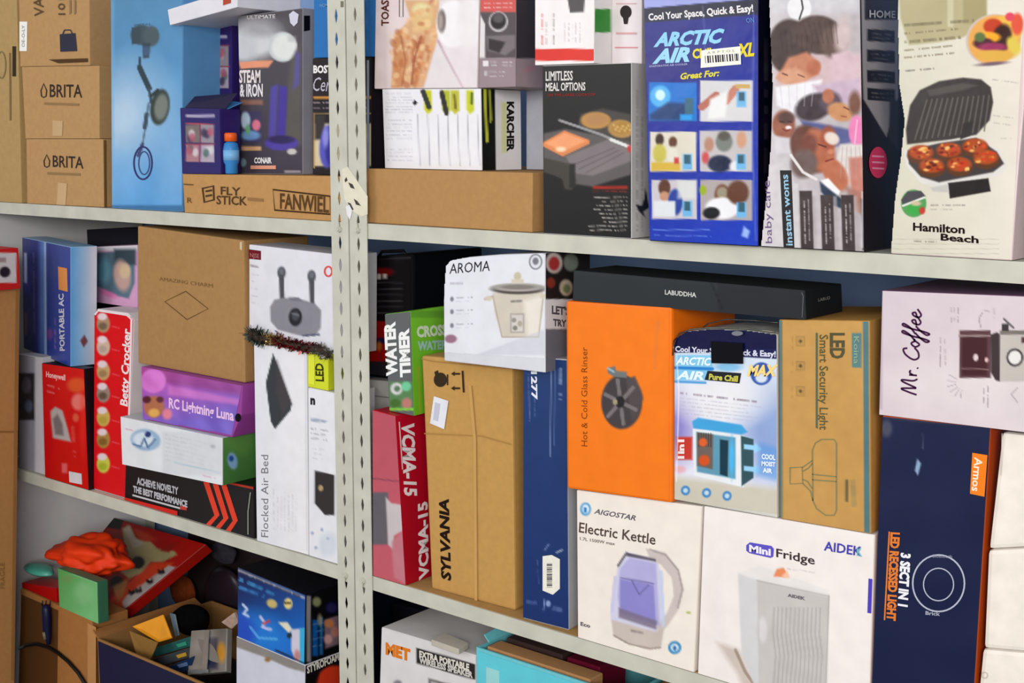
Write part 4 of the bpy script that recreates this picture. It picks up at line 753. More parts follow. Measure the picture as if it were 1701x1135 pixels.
tube('handle', [b.TL*.75+b.TR*.25+np.array([0, .02, .0]), b.TL*.7+b.TR*.3+np.array([0, .02, .008]), b.TL*.3+b.TR*.7+np.array([0, .02, .006]), b.TL*.25+b.TR*.75+np.array([0, .02, -.004])], .003, mat((26, 26, 28), 'gloss'), b.root, b.base)
def p_vF(c):
    c.grad((620, 690), (660, 960), (184, 84, 98), (190, 92, 104)); c.rect(618, 818, 645, 905, (98, 92, 100), 3); c.poly([(641, 826), (650, 836), (674, 840), (672, 880), (655, 890), (652, 912), (645, 905)], (196, 186, 188), 3); c.poly([(650, 900), (674, 880), (676, 971), (655, 960)], (190, 130, 138), 4, .7); c.line([(620, 795), (662, 800)], 2, (120, 60, 80), .7)
b = Box('vcma', 'vacuum_part_box', 'red box with white vertical lettering next to the slotted posts', [(619, 681), (657, 691), (674, 971), (620, 960)], .0, 0, .10, (178, 34, 50), 'gloss', on='l')
b.panel('F', p_vF, kind='film')
b.panel('R', lambda c: (c.grad((670, 700), (716, 900), (186, 30, 48), (172, 28, 44)),), kind='gloss')
b.text('R', 'VCMA-15', (667, 701), (672, 824), (687, 703), (236, 226, 228), .04); b.text('R', 'VCMA-15', (711, 964), (709, 832), (696, 966), (236, 226, 228), .04); b.flat('R', [(661.5, 701), (663.5, 701), (669, 780), (667, 780)], (226, 190, 196))
def p_tim(c):
    c.C[:] = (96, 98, 100); c.rect(647, 634, 685, 682, (90, 130, 84), 2); c.ell(659, 646, 10, 10, (206, 206, 206), 3); c.ell(660, 646, 5, 5, (90, 120, 90), 3); c.ell(675, 642, 8, 8, (110, 196, 150), 3); c.ell(657, 670, 9, 7, (70, 110, 50), 3); c.ell(676, 670, 8, 9, (186, 120, 110), 4)
    c.rect(645, 678, 690, 682, (130, 196, 70), 1.5)
b = Box('timer', 'water_timer_box', 'grey and green garden timer box with big white vertical letters', [(639.5, 522), (682, 517), (687.7, 690), (647, 680)], .016, 2, .12, (120, 196, 56), 'gloss', on='vcma')
b.panel('F', p_tim); b.text('F', 'WATER', (660, 624), (656, 534), (643, 625), (238, 238, 238), .05); b.text('F', 'TIMER', (682, 626), (679, 545), (666, 627), (238, 238, 238), .05)
b.panel('R', lambda c: (c.grad((690, 520), (740, 690), (130, 206, 62), (112, 190, 48)), c.rect(680, 516, 745, 528, (110, 176, 60), 3), c.line([(694, 610), (698, 690)], 3, (190, 170, 60), .6)))
b.text('R', 'CROSS', (692, 560), (742, 556), (691, 543), (226, 240, 214), .05); b.text('R', 'WATER', (693, 582), (742, 579), (693, 568), (170, 214, 206), .05)
b = Box('sylvania', 'shipping_carton', 'big tall kraft carton with dark italic lettering and a white sticker', [(700.5, 591), (851, 603), (856, 1013), (717, 978)], .02, 3, .26, (188, 146, 86), on='l', bev=.004)
b.text('F', 'SYLVANIA', (749, 965), (745, 829), (734, 966), (42, 34, 28), .04, .25)
b.disc('F', 732, 631, 11, 12, (60, 50, 40)); b.flat('F', [(722, 618), (728, 615), (730, 624), (724, 626)], (60, 50, 40)); b.stroke('F', [(744, 622), (744, 640)], 2.4, (60, 50, 40))
b.stroke('F', [(769, 616), (771, 652)], 3.2, (60, 50, 40))
for y in (621, 645): b.flat('F', [(750, y), (756, y-4), (756, y+4)], (60, 50, 40), 'printed_arrow'); b.stroke('F', [(756, y), (765, y)], 3, (60, 50, 40))
b.sticker('F', [(722, 658), (746, 666), (739, 713), (715.5, 703)], (222, 222, 230)); b.para = None
b.flat('F', [(724, 668), (733, 671), (729, 700), (721, 697)], (190, 192, 206)); b.stroke('F', [(706, 720), (800, 724), (850, 738)], 1.6, (168, 126, 74), name='crease'); b.stroke('F', [(782, 640), (790, 730), (792, 1000)], 5, (194, 152, 92), name='crease')
b.stroke('F', [(852, 604), (846, 612), (720, 600), (702, 596)], 1.5, (164, 122, 72), name='crease')
def p_nav(c):
    c.grad((870, 590), (945, 1030), (42, 64, 112), (36, 54, 104)); c.txt((878, 605), (880, 700), 2, (120, 140, 180), .6); c.line([(916, 610), (914, 758)], 1.6, (130, 150, 190), .7); c.line([(922, 615), (921, 740)], 1.4, (110, 130, 176), .6); c.txt((931, 612), (931, 664), 5, (150, 170, 206), .7); c.txt((888, 660), (888, 695), 1.6, (130, 150, 190), .6)
    c.line([(905, 914), (912, 904)], 1.6, (140, 160, 200), .7); c.line([(925, 918), (934, 914)], 2.4, (190, 200, 214), .7); c.txt((875, 1000), (892, 1002), 6, (90, 110, 166), .7); c.line([(903, 1014), (905, 996)], 1.6, (120, 140, 190)); c.ell(911, 1003, 4, 5, (130, 150, 196), 2); c.txt((918, 1010), (934, 1014), 8, (110, 130, 180), .7); c.txt((893, 930), (895, 970), 1.6, (90, 110, 160), .7)
b = Box('navy', 'appliance_box', 'tall narrow navy box with a white barcode label low down', [(869.6, 592), (941.6, 597), (945, 1038), (869, 1022)], .01, 4, .15, (178, 180, 186), 'gloss', on='l')
b.panel('F', p_nav); b.text('F', '1277', (883, 617), (884, 664), (892, 617), (226, 230, 240), .04)
b.sticker('F', [(902, 924), (917, 922), (930.5, 929), (930.5, 978), (919, 988), (902, 981)], (230, 226, 214), ((909, 976), (909, 936), (918, 976)))
# aroma rice cooker
def p_aro(c):
    c.C[:] = (222, 222, 230)
    c.ell(890, 435, 11, 13, (110, 108, 116), 2); c.ell(890, 435, 9, 11, (216, 216, 224), 2); c.ell(890, 434, 5, 6, (120, 118, 126), 2.5)
    c.poly([(818, 487), (903, 484), (904, 500), (895, 561), (834, 561), (822, 520)], (206, 196, 182), 3); c.poly([(870, 500), (903, 490), (896, 560), (876, 560)], (236, 230, 222), 10, .7)
    c.ell(861, 480, 45, 9, (84, 76, 72), 2.5); c.ell(861, 477, 42, 7, (206, 202, 196), 3); c.ell(861, 477, 36, 5, (130, 124, 118), 4); c.line([(819, 492), (834, 560), (895, 560), (903, 490)], 1.6, (150, 138, 124), .6); c.line([(806, 497), (818, 493)], 4, (180, 168, 146), .8); c.ell(860, 459, 6, 7, (196, 186, 160), 2.5); c.rect(850, 464, 870, 470, (206, 196, 176), 3); c.ell(812, 496, 6, 4, (206, 196, 176), 3); c.ell(902, 492, 5, 4, (206, 196, 176), 3)
    c.rect(848, 521, 871, 553, (150, 144, 138), 3, .8); c.rect(850, 523, 869, 551, (206, 200, 194), 2); c.ell(854, 532, 4, 4, (150, 144, 140), 2); c.ell(864, 538, 4, 5, (170, 164, 150), 2); c.ell(856, 545, 4, 4, (130, 130, 120), 2); c.txt((848, 501), (868, 500), 4, (110, 104, 104), .8)
    c.txt((748, 471), (778, 471), 4, (170, 168, 180), .7)
    for y in (497, 518, 541): c.ell(751, y, 3, 4, (130, 130, 140), 2); c.txt((758, y-2), (786, y-3), 2.4, (150, 150, 160), .7); c.txt((758, y+4), (780, y+3), 1.8, (190, 190, 200), .6)
    c.ell(749, 563, 10, 7, (150, 110, 130), 3); c.poly([(790, 590), (905, 547), (905, 590)], (196, 198, 206), 4, .6)
b = Box('aroma', 'rice_cooker_box', 'white box picturing a rice cooker, curved edges, on the big tall kraft carton', [(738, 430), (906, 420), (906, 596), (738, 586)], -.012, 0, .12, (210, 210, 218), 'gloss', on='sylvania',
        prof=[(749, 433), (780, 427), (830, 423), (900, 421), (906, 423), (906, 596), (738, 586), (737, 500), (741, 442)])
b.panel('F', p_aro); b.text('F', 'AROMA', (747, 455), (814, 450), (748, 438), (48, 44, 50), .0)
def p_aroR(c):
    c.C[:] = (48, 44, 44); c.rect(900, 497, 990, 548, (222, 220, 224), 2); c.rect(900, 547, 990, 620, (110, 112, 122), 4)
    for x, y, a, col in ((920, 437, 14, (196, 180, 176)), (920, 438, 9, (170, 60, 60)), (948, 436, 12, (120, 130, 120)), (940, 478, 11, (196, 180, 160)), (941, 480, 6, (120, 130, 90)), (915, 470, 7, (140, 60, 50))): c.ell(x, y, a, a*1.25, col, 3)
b.panel('R', p_aroR); b.text('R', "LET'S", (916, 521), (945, 524), (916, 508), (90, 84, 90), .04); b.text('R', 'TRY', (918, 541), (940, 543), (918, 530), (90, 84, 90), .04)
# kettle, fridge
def p_ket(c):
    c.C[:] = (236, 226, 216)
    c.poly([(1040, 916), (1092, 930), (1100, 960), (1106, 1042), (1092, 1056), (1016, 1034), (1014, 1020), (1026, 942)], (206, 204, 226), 3)
    c.poly([(1073, 911), (1105, 918), (1128, 946), (1136, 978), (1128, 1012), (1112, 1036), (1098, 1052), (1090, 1044), (1108, 1018), (1120, 990), (1116, 960), (1098, 938), (1080, 930)], (200, 188, 184), 3); c.line([(1080, 913), (1106, 922), (1127, 948), (1134, 980), (1126, 1010)], 3, (160, 148, 148), .8)
    c.poly([(1030, 945), (1046, 926), (1090, 936), (1096, 1040), (1030, 1020), (1026, 990)], (176, 172, 216), 4); c.poly([(1030, 962), (1086, 972), (1090, 1038), (1030, 1016)], (140, 134, 200), 3); c.line([(1032, 960), (1086, 970)], 2.4, (110, 106, 160), .8); c.line([(1050, 965), (1062, 988), (1078, 972)], 2, (96, 92, 140), .7)
    c.poly([(1040, 918), (1090, 929), (1090, 933), (1042, 924)], (86, 80, 92), 2); c.line([(1027, 940), (1041, 919)], 4, (110, 106, 116)); c.line([(1022, 960), (1017, 1015)], 6, (196, 192, 226), .8); c.line([(1099, 950), (1102, 1040)], 5, (190, 206, 232), .8)
    c.poly([(1028, 1010), (1092, 1032), (1090, 1046), (1028, 1026)], (120, 108, 130), 4, .85); c.poly([(1016, 1030), (1090, 1050), (1104, 1040), (1098, 1076), (1080, 1078), (1040, 1068), (1019, 1055)], (198, 186, 178), 3); c.line([(1020, 1056), (1045, 1070), (1080, 1078), (1097, 1076)], 2.6, (140, 126, 116), .8); c.txt((1047, 1047), (1072, 1053), 4, (120, 110, 110), .8)
    c.ell(973, 846, 9, 11, (70, 150, 206), 2); c.ell(973, 846, 6, 8, (214, 228, 236), 2); c.rect(970, 843, 975, 852, (50, 130, 196), 2)
    c.ell(1121, 1076, 11, 11, (70, 140, 190), 2); c.ell(1121, 1076, 6.5, 6.5, (206, 222, 230), 2); c.ell(1121, 1077, 3, 4, (50, 110, 170), 2); c.ell(1144, 1018, 4, 2, (170, 180, 90), 2); c.line([(1118, 990), (1122, 960)], 1, (200, 190, 184), .4)
b = Box('kettle', 'kettle_box', 'white electric kettle box standing at the front of the middle shelf', [(958, 814), (1166.5, 841.7), (1153, 1117), (960, 1060.6)], 0, 0, .2, (236, 226, 216), 'gloss', on='l')
b.panel('F', p_ket)
b.text('F', 'AIGOSTAR', (987, 853), (1056, 865), (989, 845), (90, 88, 100), .02, .15); b.text('F', 'Electric Kettle', (962, 884), (1089, 905), (963, 867.5), (84, 70, 66), .012); b.text('F', '1.7L 1500W max', (964, 897), (1022, 906), (964, 892), (110, 100, 100), .01); b.text('F', 'Eco', (965, 1039), (981, 1043), (965, 1033), (90, 80, 96), .03)
def p_fri(c):
    c.C[:] = (236, 228, 224); c.poly([(1190, 1066), (1228, 1080), (1262, 1150), (1250, 1180), (1225, 1120)], (196, 180, 170), 10, .8); c.line([(1222, 1080), (1238, 1116), (1262, 1150)], 5, (150, 132, 120), .8)
    c.poly([(1226, 952), (1262, 962), (1262, 1160), (1232, 1086)], (208, 206, 208), 3); c.poly([(1258, 962), (1280, 958), (1378, 988), (1372, 1200), (1262, 1180)], (196, 191, 188), 3); c.poly([(1226, 952), (1262, 940), (1376, 980), (1378, 992), (1262, 966)], (226, 222, 220), 3, .9)
    for k in range(12):
        x = 1286+k*7; c.line([(x, 1010), (x-2, 1050), (x+3, 1090), (x-1, 1135)], 2.6, (168, 163, 163), .7)
    c.line([(1258, 964), (1378, 990)], 1.6, (160, 154, 152), .8); c.line([(1377, 990), (1371, 1150)], 1.6, (160, 154, 152), .8)
    c.ell(1267, 1047, 10, 24, (200, 196, 196), 3); c.ell(1267, 1047, 7, 20, (214, 210, 210), 3); c.line([(1260, 968), (1262, 1160)], 2, (190, 188, 190), .7)
    c.poly([(1285, 958), (1290, 946), (1302, 943), (1312, 960)], (226, 140, 96), 2); c.poly([(1298, 958), (1312, 960), (1308, 948)], (240, 190, 160), 2)
    c.txt((1292, 943), (1354, 951), 1.6, (176, 170, 176), .7); c.line([(1195, 980), (1195, 1060)], 20, (232, 222, 226), .3)
b = Box('fridge', 'mini_fridge_box', 'large white mini fridge box beside the kettle box', [(1169.5, 841), (1453, 889), (1443, 1201), (1159, 1118)], 0, 0, .28, (236, 228, 224), 'gloss', on='l')
b.panel('F', p_fri)
b.flat('F', [(1240, 906), (1246, 901), (1282, 907), (1286, 912), (1285, 925), (1280, 927), (1245, 919), (1240, 915)], (96, 86, 190), 'printed_pill'); b.text('F', 'Mini', (1245, 916), (1281, 923), (1245, 905), (236, 232, 244), .04)
b.text('F', 'Fridge', (1290, 925), (1354, 938), (1290, 911), (66, 56, 60), .015); b.text('F', 'AIDEK', (1369, 914), (1432, 924), (1370, 899), (74, 70, 170), .02); b.text('F', 'AIDEK', (1309, 991), (1338, 997), (1309, 986), (110, 104, 110), .04)
b.flat('F', [(1443.5, 961), (1450, 962), (1448, 1019), (1441.5, 1018)], (84, 70, 180), 'printed_tab'); b.text('F', 'K', (1424, 923), (1432.5, 924.5), (1424, 909.5), (110, 180, 190), .02)
# orange, blister, LED, black flat box, coffee
def p_ora(c):
    c.C[:] = (238, 122, 34); c.ell(1033, 668, 34, 45, (72, 66, 68), 3); c.poly([(1040, 630), (1055, 625), (1066, 650), (1069, 662), (1060, 690), (1050, 700)], (86, 78, 78), 4)
    for a in (20, 80, 140, 200, 260, 320): c.line([(1031, 668), (1031+27*math.cos(math.radians(a)), 668+37*math.sin(math.radians(a)))], 6, (140, 132, 134), .8)
    c.ell(1030, 668, 8, 10, (40, 38, 40), 2); c.ell(1022, 668, 4, 5, (170, 160, 130), 2); c.ell(1033, 668, 33, 44, (60, 54, 56), 3, 0, .12)
    c.poly([(1009, 612), (1022, 608), (1024, 616), (1042, 618), (1041, 628), (1020, 626), (1010, 620)], (110, 116, 116), 2.5); c.line([(1010, 612), (1020, 618)], 3, (150, 180, 190)); c.line([(1093, 533), (1088, 612)], 5, (214, 120, 60), .5)
b = Box('orange', 'glass_rinser_box', 'bright orange box with a dark round rinser picture on the kettle box', [(939.7, 499.5), (1116, 511), (1116, 833), (941.6, 804)], -.006, 0, .19, (236, 116, 32), 'gloss', on='kettle', bev=.005)
b.panel('F', p_ora, u0=.02, u1=.98, v0=.01, v1=.99); b.text('F', 'Hot & Cold Glass Rinser', (976, 742), (976, 577), (966, 741), (130, 66, 24), .0)
def p_bli(c):
    c.grad((1120, 600), (1120, 700), (206, 218, 232), (222, 222, 236)); c.ell(1290, 720, 60, 70, (110, 140, 200), 60, 0, .7); c.ell(1122, 710, 30, 50, (120, 110, 190), 40, 0, .8); c.ell(1200, 660, 70, 40, (232, 230, 232), 40, 0, .8)
    c.poly([(1110, 790), (1300, 812), (1300, 870), (1110, 850)], (200, 194, 178), 14); c.rect(1110, 540, 1300, 586, (28, 30, 66), 2); c.poly([(1230, 580), (1300, 580), (1300, 597), (1230, 593)], (36, 38, 80), 2)
    c.rect(1121, 590, 1184, 632, (130, 196, 230), 3); c.line([(1122, 611), (1184, 613)], 5, (50, 130, 206)); c.line([(1122, 634), (1172, 636)], 4, (60, 140, 210), .8); c.ell(1210, 610, 22, 7, (110, 180, 226), 5, 0, .8)
    c.ell(1265, 621, 18, 19, (60, 90, 170), 2); c.ell(1265, 628, 10, 8, (210, 220, 236), 3)
    c.para((1130, 653), (1262, 668), 1, (0, 6), 3.4, (130, 116, 130), .75); c.para((1130, 661), (1270, 677), 5, (0, 6.2), 1.8, (176, 172, 186), .6)
    c.poly([(1150, 700), (1160, 694), (1232, 706), (1242, 718), (1232, 722), (1152, 712)], (70, 160, 216), 3)
    c.poly([(1151, 712), (1236, 724), (1236, 810), (1153, 790)], (226, 230, 234), 2); c.poly([(1157, 718), (1222, 727), (1222, 796), (1158, 784)], (96, 150, 176), 3); c.poly([(1158, 718), (1185, 722), (1184, 780), (1158, 774)], (110, 96, 90), 3)
    for k in range(6): c.line([(1161+k*4, 720), (1161+k*4, 742)], 1.4, (40, 44, 50), .7)
    c.ell(1168, 735, 7, 7, (220, 96, 50), 4); c.ell(1170, 765, 9, 9, (206, 84, 40), 4); c.poly([(1196, 730), (1210, 732), (1209, 792), (1196, 788)], (34, 60, 74), 2); c.ell(1216, 760, 4, 30, (80, 180, 236), 4)
    c.poly([(1231, 724), (1252, 730), (1252, 794), (1232, 808)], (56, 84, 92), 2)
    for y in (744, 780): c.poly([(1236, y-6), (1254, y-4), (1254, y-9), (1266, y+3), (1253, y+9), (1253, y+4), (1236, y+2)], (150, 206, 240), 2)
    c.poly([(1262, 735), (1295, 745), (1295, 800), (1258, 790)], (90, 150, 220), 10, .6); c.rect(1124, 726, 1150, 764, (196, 60, 50), 4); c.ell(1130, 780, 9, 6, (230, 150, 150), 5, 0, .6)
    for x, y in ((1139, 815), (1174, 819), (1208, 824)): c.ell(x, y, 7.5, 8, (70, 130, 190), 2.4); c.ell(x, y, 4, 4, (190, 214, 230), 2.4)
    c.line([(1124, 590), (1128, 650), (1124, 800)], 2, (240, 240, 246), .6)
b = Box('blister', 'air_cooler_box', 'small cooling fan pack in a clear plastic shell with rounded navy top', [(1120, 545), (1291, 545), (1291, 855), (1120, 832)], 0, 0, .10, (206, 204, 196), 'gloss', on='fridge',
        prof=[(1120, 575), (1124, 561), (1140, 551), (1180, 547), (1240, 549), (1291, 556), (1291, 855), (1120, 832)])
b.panel('F', p_bli, kind='film')
b.text('F', 'Cool Your Space, Quick & Easy!', (1122, 584), (1289, 593), (1122, 575), (216, 218, 236), .03); b.text('F', 'ARCTIC', (1123, 605), (1182, 607), (1124, 593), (226, 240, 250), .04, .2); b.text('F', 'AIR', (1124, 629), (1170, 631), (1125, 616), (226, 240, 250), .04, .2)
b.flat('F', [(1176, 616), (1232, 620), (1229, 637), (1171, 631)], (46, 48, 52)); b.text('F', 'Pure Chill', (1178, 630), (1226, 634), (1179, 621), (206, 200, 90), .04)
b.text('F', 'MAX', (1242, 624), (1291, 624), (1244, 607), (240, 210, 130), .05, .15); b.text('F', '1in1', (1137, 762), (1137, 730), (1127, 762), (240, 220, 220), .05); b.text('F', 'COOL', (1266, 762), (1289, 764), (1266, 754), (226, 236, 250), .05); b.text('F', 'MOIST', (1266, 773), (1289, 775), (1266, 766), (226, 236, 250), .05); b.text('F', 'AIR', (1268, 784), (1284, 786), (1268, 777), (226, 236, 250), .05)
b.flat('F', [(1183, 567), (1236, 570), (1236, 604), (1184, 603)], (24, 26, 34), 'hang_tab', th=.002); b.disc('F', 1227, 553.5, 9, 4, (120, 120, 130), th=.0025, name='hang_hole')
bb = b
tube('shell_rim', [b.P('F', x, y)+np.array([0, -.002, 0]) for x, y in [(1120, 590), (1122, 566), (1131, 554), (1150, 547), (1180, 544), (1240, 545), (1290, 551)]], .0012, mat((110, 108, 100), 'chrome'), b.root, b.base, 6)
tube('shell_rim', [b.P('F', x, y)+b.d*.03 for x, y in [(1134, 562), (1160, 541), (1190, 534), (1240, 536), (1290, 541)]], .0012, mat((90, 88, 84), 'chrome'), b.root, b.base, 6)
def p_led(c):
    c.C[:] = (192, 148, 84); c.rect(1290, 528, 1299, 870, (84, 118, 122), 1.5); c.poly([(1433, 530), (1443, 530), (1446, 892), (1436, 890)], (84, 118, 122), 1.5); c.line([(1299, 530), (1300, 864)], 1.5, (120, 96, 60), .6)
    for y in (567, 608, 650): c.rect(1323, y-8, 1337, y+8, (150, 118, 72), 1.5, .8); c.rect(1325, y-6, 1335, y+6, (186, 144, 84), 1.5); c.ell(1330, y, 2.6, 3, (90, 72, 46), 2); c.txt((1316, y-9), (1316, y+12), 1.8, (150, 116, 70), .7)
    c.noise(2, 30, 40, 6)
    c.rect(1415, 553, 1431, 611, (92, 128, 126), 1.5); c.rect(1404, 797, 1409, 834, (90, 80, 60), 1.5, .8); c.txt((1417, 797), (1419, 850), 9, (130, 124, 92), .5, 4, 9)
b = Box('led', 'security_light_box', 'kraft box with teal edge strips and an outlined twin head light drawing', [(1294, 531), (1445, 533), (1447, 890), (1296, 864)], 0, 0, .2, (186, 140, 76), 'card', on='fridge')
b.panel('F', p_led, kind='matte')
b.text('F', 'LED', (1380, 553), (1380, 596), (1403, 553), (88, 84, 62), .04); b.text('F', 'Smart Security Light', (1362, 556), (1362, 714), (1376, 556), (96, 90, 62), .015); b.flat('F', [(1355.5, 553), (1359, 553), (1359, 712), (1355.5, 711)], (96, 104, 84)); b.text('F', 'Koina', (1419, 559), (1419, 604), (1428, 559), (150, 170, 150))
b.stroke('F', [[(1350, 748), (1355, 736), (1365, 730), (1386, 730), (1390, 736), (1390, 848), (1386, 856), (1372, 856), (1357, 845), (1351, 832), (1350, 748)], [(1350, 788), (1390, 792)], [(1350, 797), (1390, 800)], [(1313, 777), (1333, 776), (1334, 803), (1313, 804), (1313, 777)], [(1334, 783), (1343, 778), (1350, 770)], [(1334, 796), (1342, 800), (1350, 812)], [(1333, 777), (1350, 765)], [(1334, 803), (1347, 816), (1351, 832)]], 1.8, (130, 128, 92), name='printed_drawing')
b = Box('labudda', 'flat_black_box', 'long flat black box lying across the orange box and the kraft light box', [(952.5, 449), (1337, 482.5), (1339, 528), (951, 494)], -.003, 0, .115, (36, 38, 40), 'matte', on='orange')
b.panel('F', lambda c: (c.grad((1190, 500), (1194, 500), (46, 50, 52), (42, 44, 48)), c.line([(1182, 470), (1201, 516)], 2, (30, 32, 34), .8), c.line([(953, 452), (1337, 485)], 2, (62, 66, 68), .5)), pitch=4)
b.text('F', 'LABUDDHA', (1105, 489), (1157, 494), (1105, 481.5), (206, 206, 202), .02); b.text('R', 'LABUD', (1358, 501), (1378, 497), (1358, 496), (120, 122, 122), .02)
b.stroke('F', [(1332, 486), (1335, 492), (1333, 527)], 1.4, (96, 100, 100), name='edge_tape')
def p_arm(c):
    c.grad((1460, 700), (1640, 1130), (36, 42, 70), (32, 38, 66)); c.ell(1520, 690, 90, 9, (96, 90, 96), 8, 6, .6); c.ell(1548, 694, 26, 6, (150, 90, 70), 5, 6, .7); c.ell(1473, 712, 9, 14, (96, 96, 106), 6, 0, .6); c.poly([(1524, 762), (1530, 770), (1525, 790), (1520, 782)], (150, 180, 210), 2.5, .9); c.line([(1533, 720), (1533, 745)], 1.4, (90, 96, 120), .6); c.noise(1.5, 20, 20, 2)
b = Box('armos', 'ceiling_light_box', 'tall navy box with two outlined rings and an orange side', [(1466, 690), (1646, 709), (1612, 1251), (1446, 1202)], 0, 0, .14, (176, 72, 32), 'gloss', on='l')
b.panel('F', p_arm)
b.ring('F', 1559.5, 969, 43, 47, 2.6, (176, 180, 196), 40); b.ring('F', 1559.5, 971, 25, 27, 1.9, (176, 180, 196), 32)
b.text('F', 'Bluetooth', (1550, 926), (1582, 927), (1550, 921), (150, 154, 172)); b.text('F', 'Brick', (1538, 1021), (1562, 1023), (1538, 1015), (170, 174, 190), .02)
b.text('F', 'LED RECESSED LIGHT', (1481, 884), (1474, 1030), (1495, 885), (220, 124, 60), .05); b.stroke('F', [(1478, 883), (1470, 1030)], 2.4, (220, 124, 60))
b.text('F', '3 SECT IN 1', (1498, 918), (1493, 1006), (1513, 920), (232, 232, 238), .05)
b.flat('F', [(1616, 752), (1641, 756), (1636, 825), (1612, 820)], (236, 128, 44), 'printed_tag'); b.text('F', 'Armos', (1620, 759), (1615, 815), (1633, 761), (246, 226, 206), .02)
# white cartons at right
for k, (q, on, lab) in enumerate((([(1632, 1078), (1790, 1092), (1790, 1330), (1614, 1262)], 'l', 'plain white box at the bottom of the stack on the right frame edge'), ([(1641, 914), (1790, 906), (1790, 1088), (1634, 1076)], 'w0', 'plain white box in the middle of the stack on the right frame edge'), ([(1664, 718), (1790, 732), (1790, 905), (1642, 912)], 'w1', 'plain white box at the top of the stack on the right frame edge'))):
    b = Box('w%d' % k, 'white_carton', lab, q, .006, 0, .10, (232, 224, 214), 'matte', on=on, bev=.006, group='plain white boxes stacked at the right frame edge')
    if k == 0: b.ring('F', 1636, 1122, 5, 5, 1.4, (190, 180, 170), 14)
    if k == 2: b.stroke('F', [(1665, 720), (1663, 790)], 1.2, (200, 190, 180), name='crease')
def p_mr(c):
    c.grad((1460, 480), (1701, 690), (206, 192, 200), (214, 202, 206)); c.ell(1600, 640, 120, 40, (222, 212, 212), 40, 0, .6)
    c.rect(1594, 549, 1646, 628, (92, 64, 68), 2); c.rect(1598, 560, 1640, 624, (70, 40, 44), 4); c.line([(1594, 558), (1646, 558)], 3, (150, 130, 130)); c.line([(1598, 612), (1642, 614)], 2, (150, 120, 120), .7); c.ell(1621, 594, 4, 6, (220, 200, 200), 2); c.ell(1639, 598, 3, 4, (220, 180, 180), 2)
    c.poly([(1646, 556), (1656, 552), (1662, 556), (1662, 634), (1654, 632), (1646, 618)], (64, 54, 56), 2); c.rect(1661, 549, 1720, 634, (190, 182, 176), 2); c.rect(1661, 549, 1720, 556, (120, 112, 108), 2); c.ell(1686, 594, 14, 15, (60, 56, 56), 2); c.ell(1686, 594, 10.5, 11.5, (226, 222, 220), 2); c.rect(1664, 538, 1676, 550, (60, 56, 58), 2); c.line([(1668, 530), (1684, 545)], 3, (90, 86, 90)); c.rect(1697, 560, 1720, 570, (80, 60, 60), 2)
    for a, b_ in (((1580, 510), (1580, 535)), ((1586, 510), (1586, 535)), ((1592, 512), (1592, 536)), ((1562, 560), (1562, 610)), ((1570, 562), (1570, 606)), ((1634, 515), (1650, 520)), ((1634, 645), (1634, 670)), ((1641, 642), (1641, 678)), ((1651, 512), (1651, 530))): c.txt(a, b_, 1.8, (130, 116, 126), .7)
    for i in range(6): a = math.radians(150+i*22); c.line([(1600+12*math.cos(a), 636-12*math.sin(a)), (1600+26*math.cos(a), 636-26*math.sin(a))], 1.2, (150, 136, 146), .7)
    c.line([(1630, 545), (1626, 530), (1632, 520)], 1.2, (120, 106, 116), .7); c.line([(1690, 645), (1680, 655), (1690, 668)], 1.4, (140, 126, 130), .7); c.rect(1460, 482, 1466, 680, (170, 150, 166), 3, .6)
b = Box('mrcoffee', 'coffee_grinder_box', 'pale lilac coffee machine box with dark script lettering at the right', [(1465, 482.5), (1800, 496), (1800, 712), (1460, 676)], -.004, 0, .2, (120, 90, 116), 'gloss', on='armos')
b.panel('F', p_mr)
def script(b, A, B, C, strokes, w, col):
    A, B, C = map(np.array, (A, B, C)); L = []
    for s_ in strokes:
        # smooth the stroke with a Catmull-Rom spline
        P = [np.array(p, float) for p in s_]; out = []
        Q = [P[0]]+P+[P[-1]]
        for i in range(1, len(Q)-2):
            for t in np.linspace(0, 1, 6, endpoint=False):
                a, b0, c0, d0 = Q[i-1], Q[i], Q[i+1], Q[i+2]
                out.append(.5*((2*b0)+(-a+c0)*t+(2*a-5*b0+4*c0-d0)*t*t+(-a+3*b0-3*c0+d0)*t**3))
        out.append(P[-1]); L.append([tuple(A+(B-A)*p[0]/8.8+(C-A)*p[1]) for p in out])
    b.stroke('F', L, w, col, name='script_lettering')
el = [(5.4, .27), (5.1, .52), (4.8, .27), (5.1, 0), (5.4, .27), (5.6, .35)]
ff = [(5.4, .3), (5.9, .6), (6.25, 1.05), (6.05, 1.1), (5.85, .5), (5.75, -.2), (5.6, -.6), (5.45, -.4), (5.8, 0), (6.2, .3)]
ee = [(7.0, .25), (7.5, .35), (7.4, .55), (7.15, .42), (7.1, .12), (7.4, 0), (7.9, .25)]
script(b, (1523, 656), (1531, 512), (1497, 652), [[(0, 0), (.15, .5), (.4, 1), (.6, .3), (.7, .1), (1.1, .9), (1.3, .95), (1.35, .3), (1.6, 0)], [(1.9, .55), (1.95, .05)], [(1.93, .3), (2.15, .52), (2.4, .45)], [(2.65, 0), (2.75, .06)],
    [(4.55, .75), (4.4, 1.0), (3.9, .85), (3.5, .35), (3.75, .02), (4.3, .05), (4.7, .3)], el, ff, [(x+.72, y) for x, y in ff], ee, [(x+.75, y) for x, y in ee]], 3.1, (70, 40, 70))
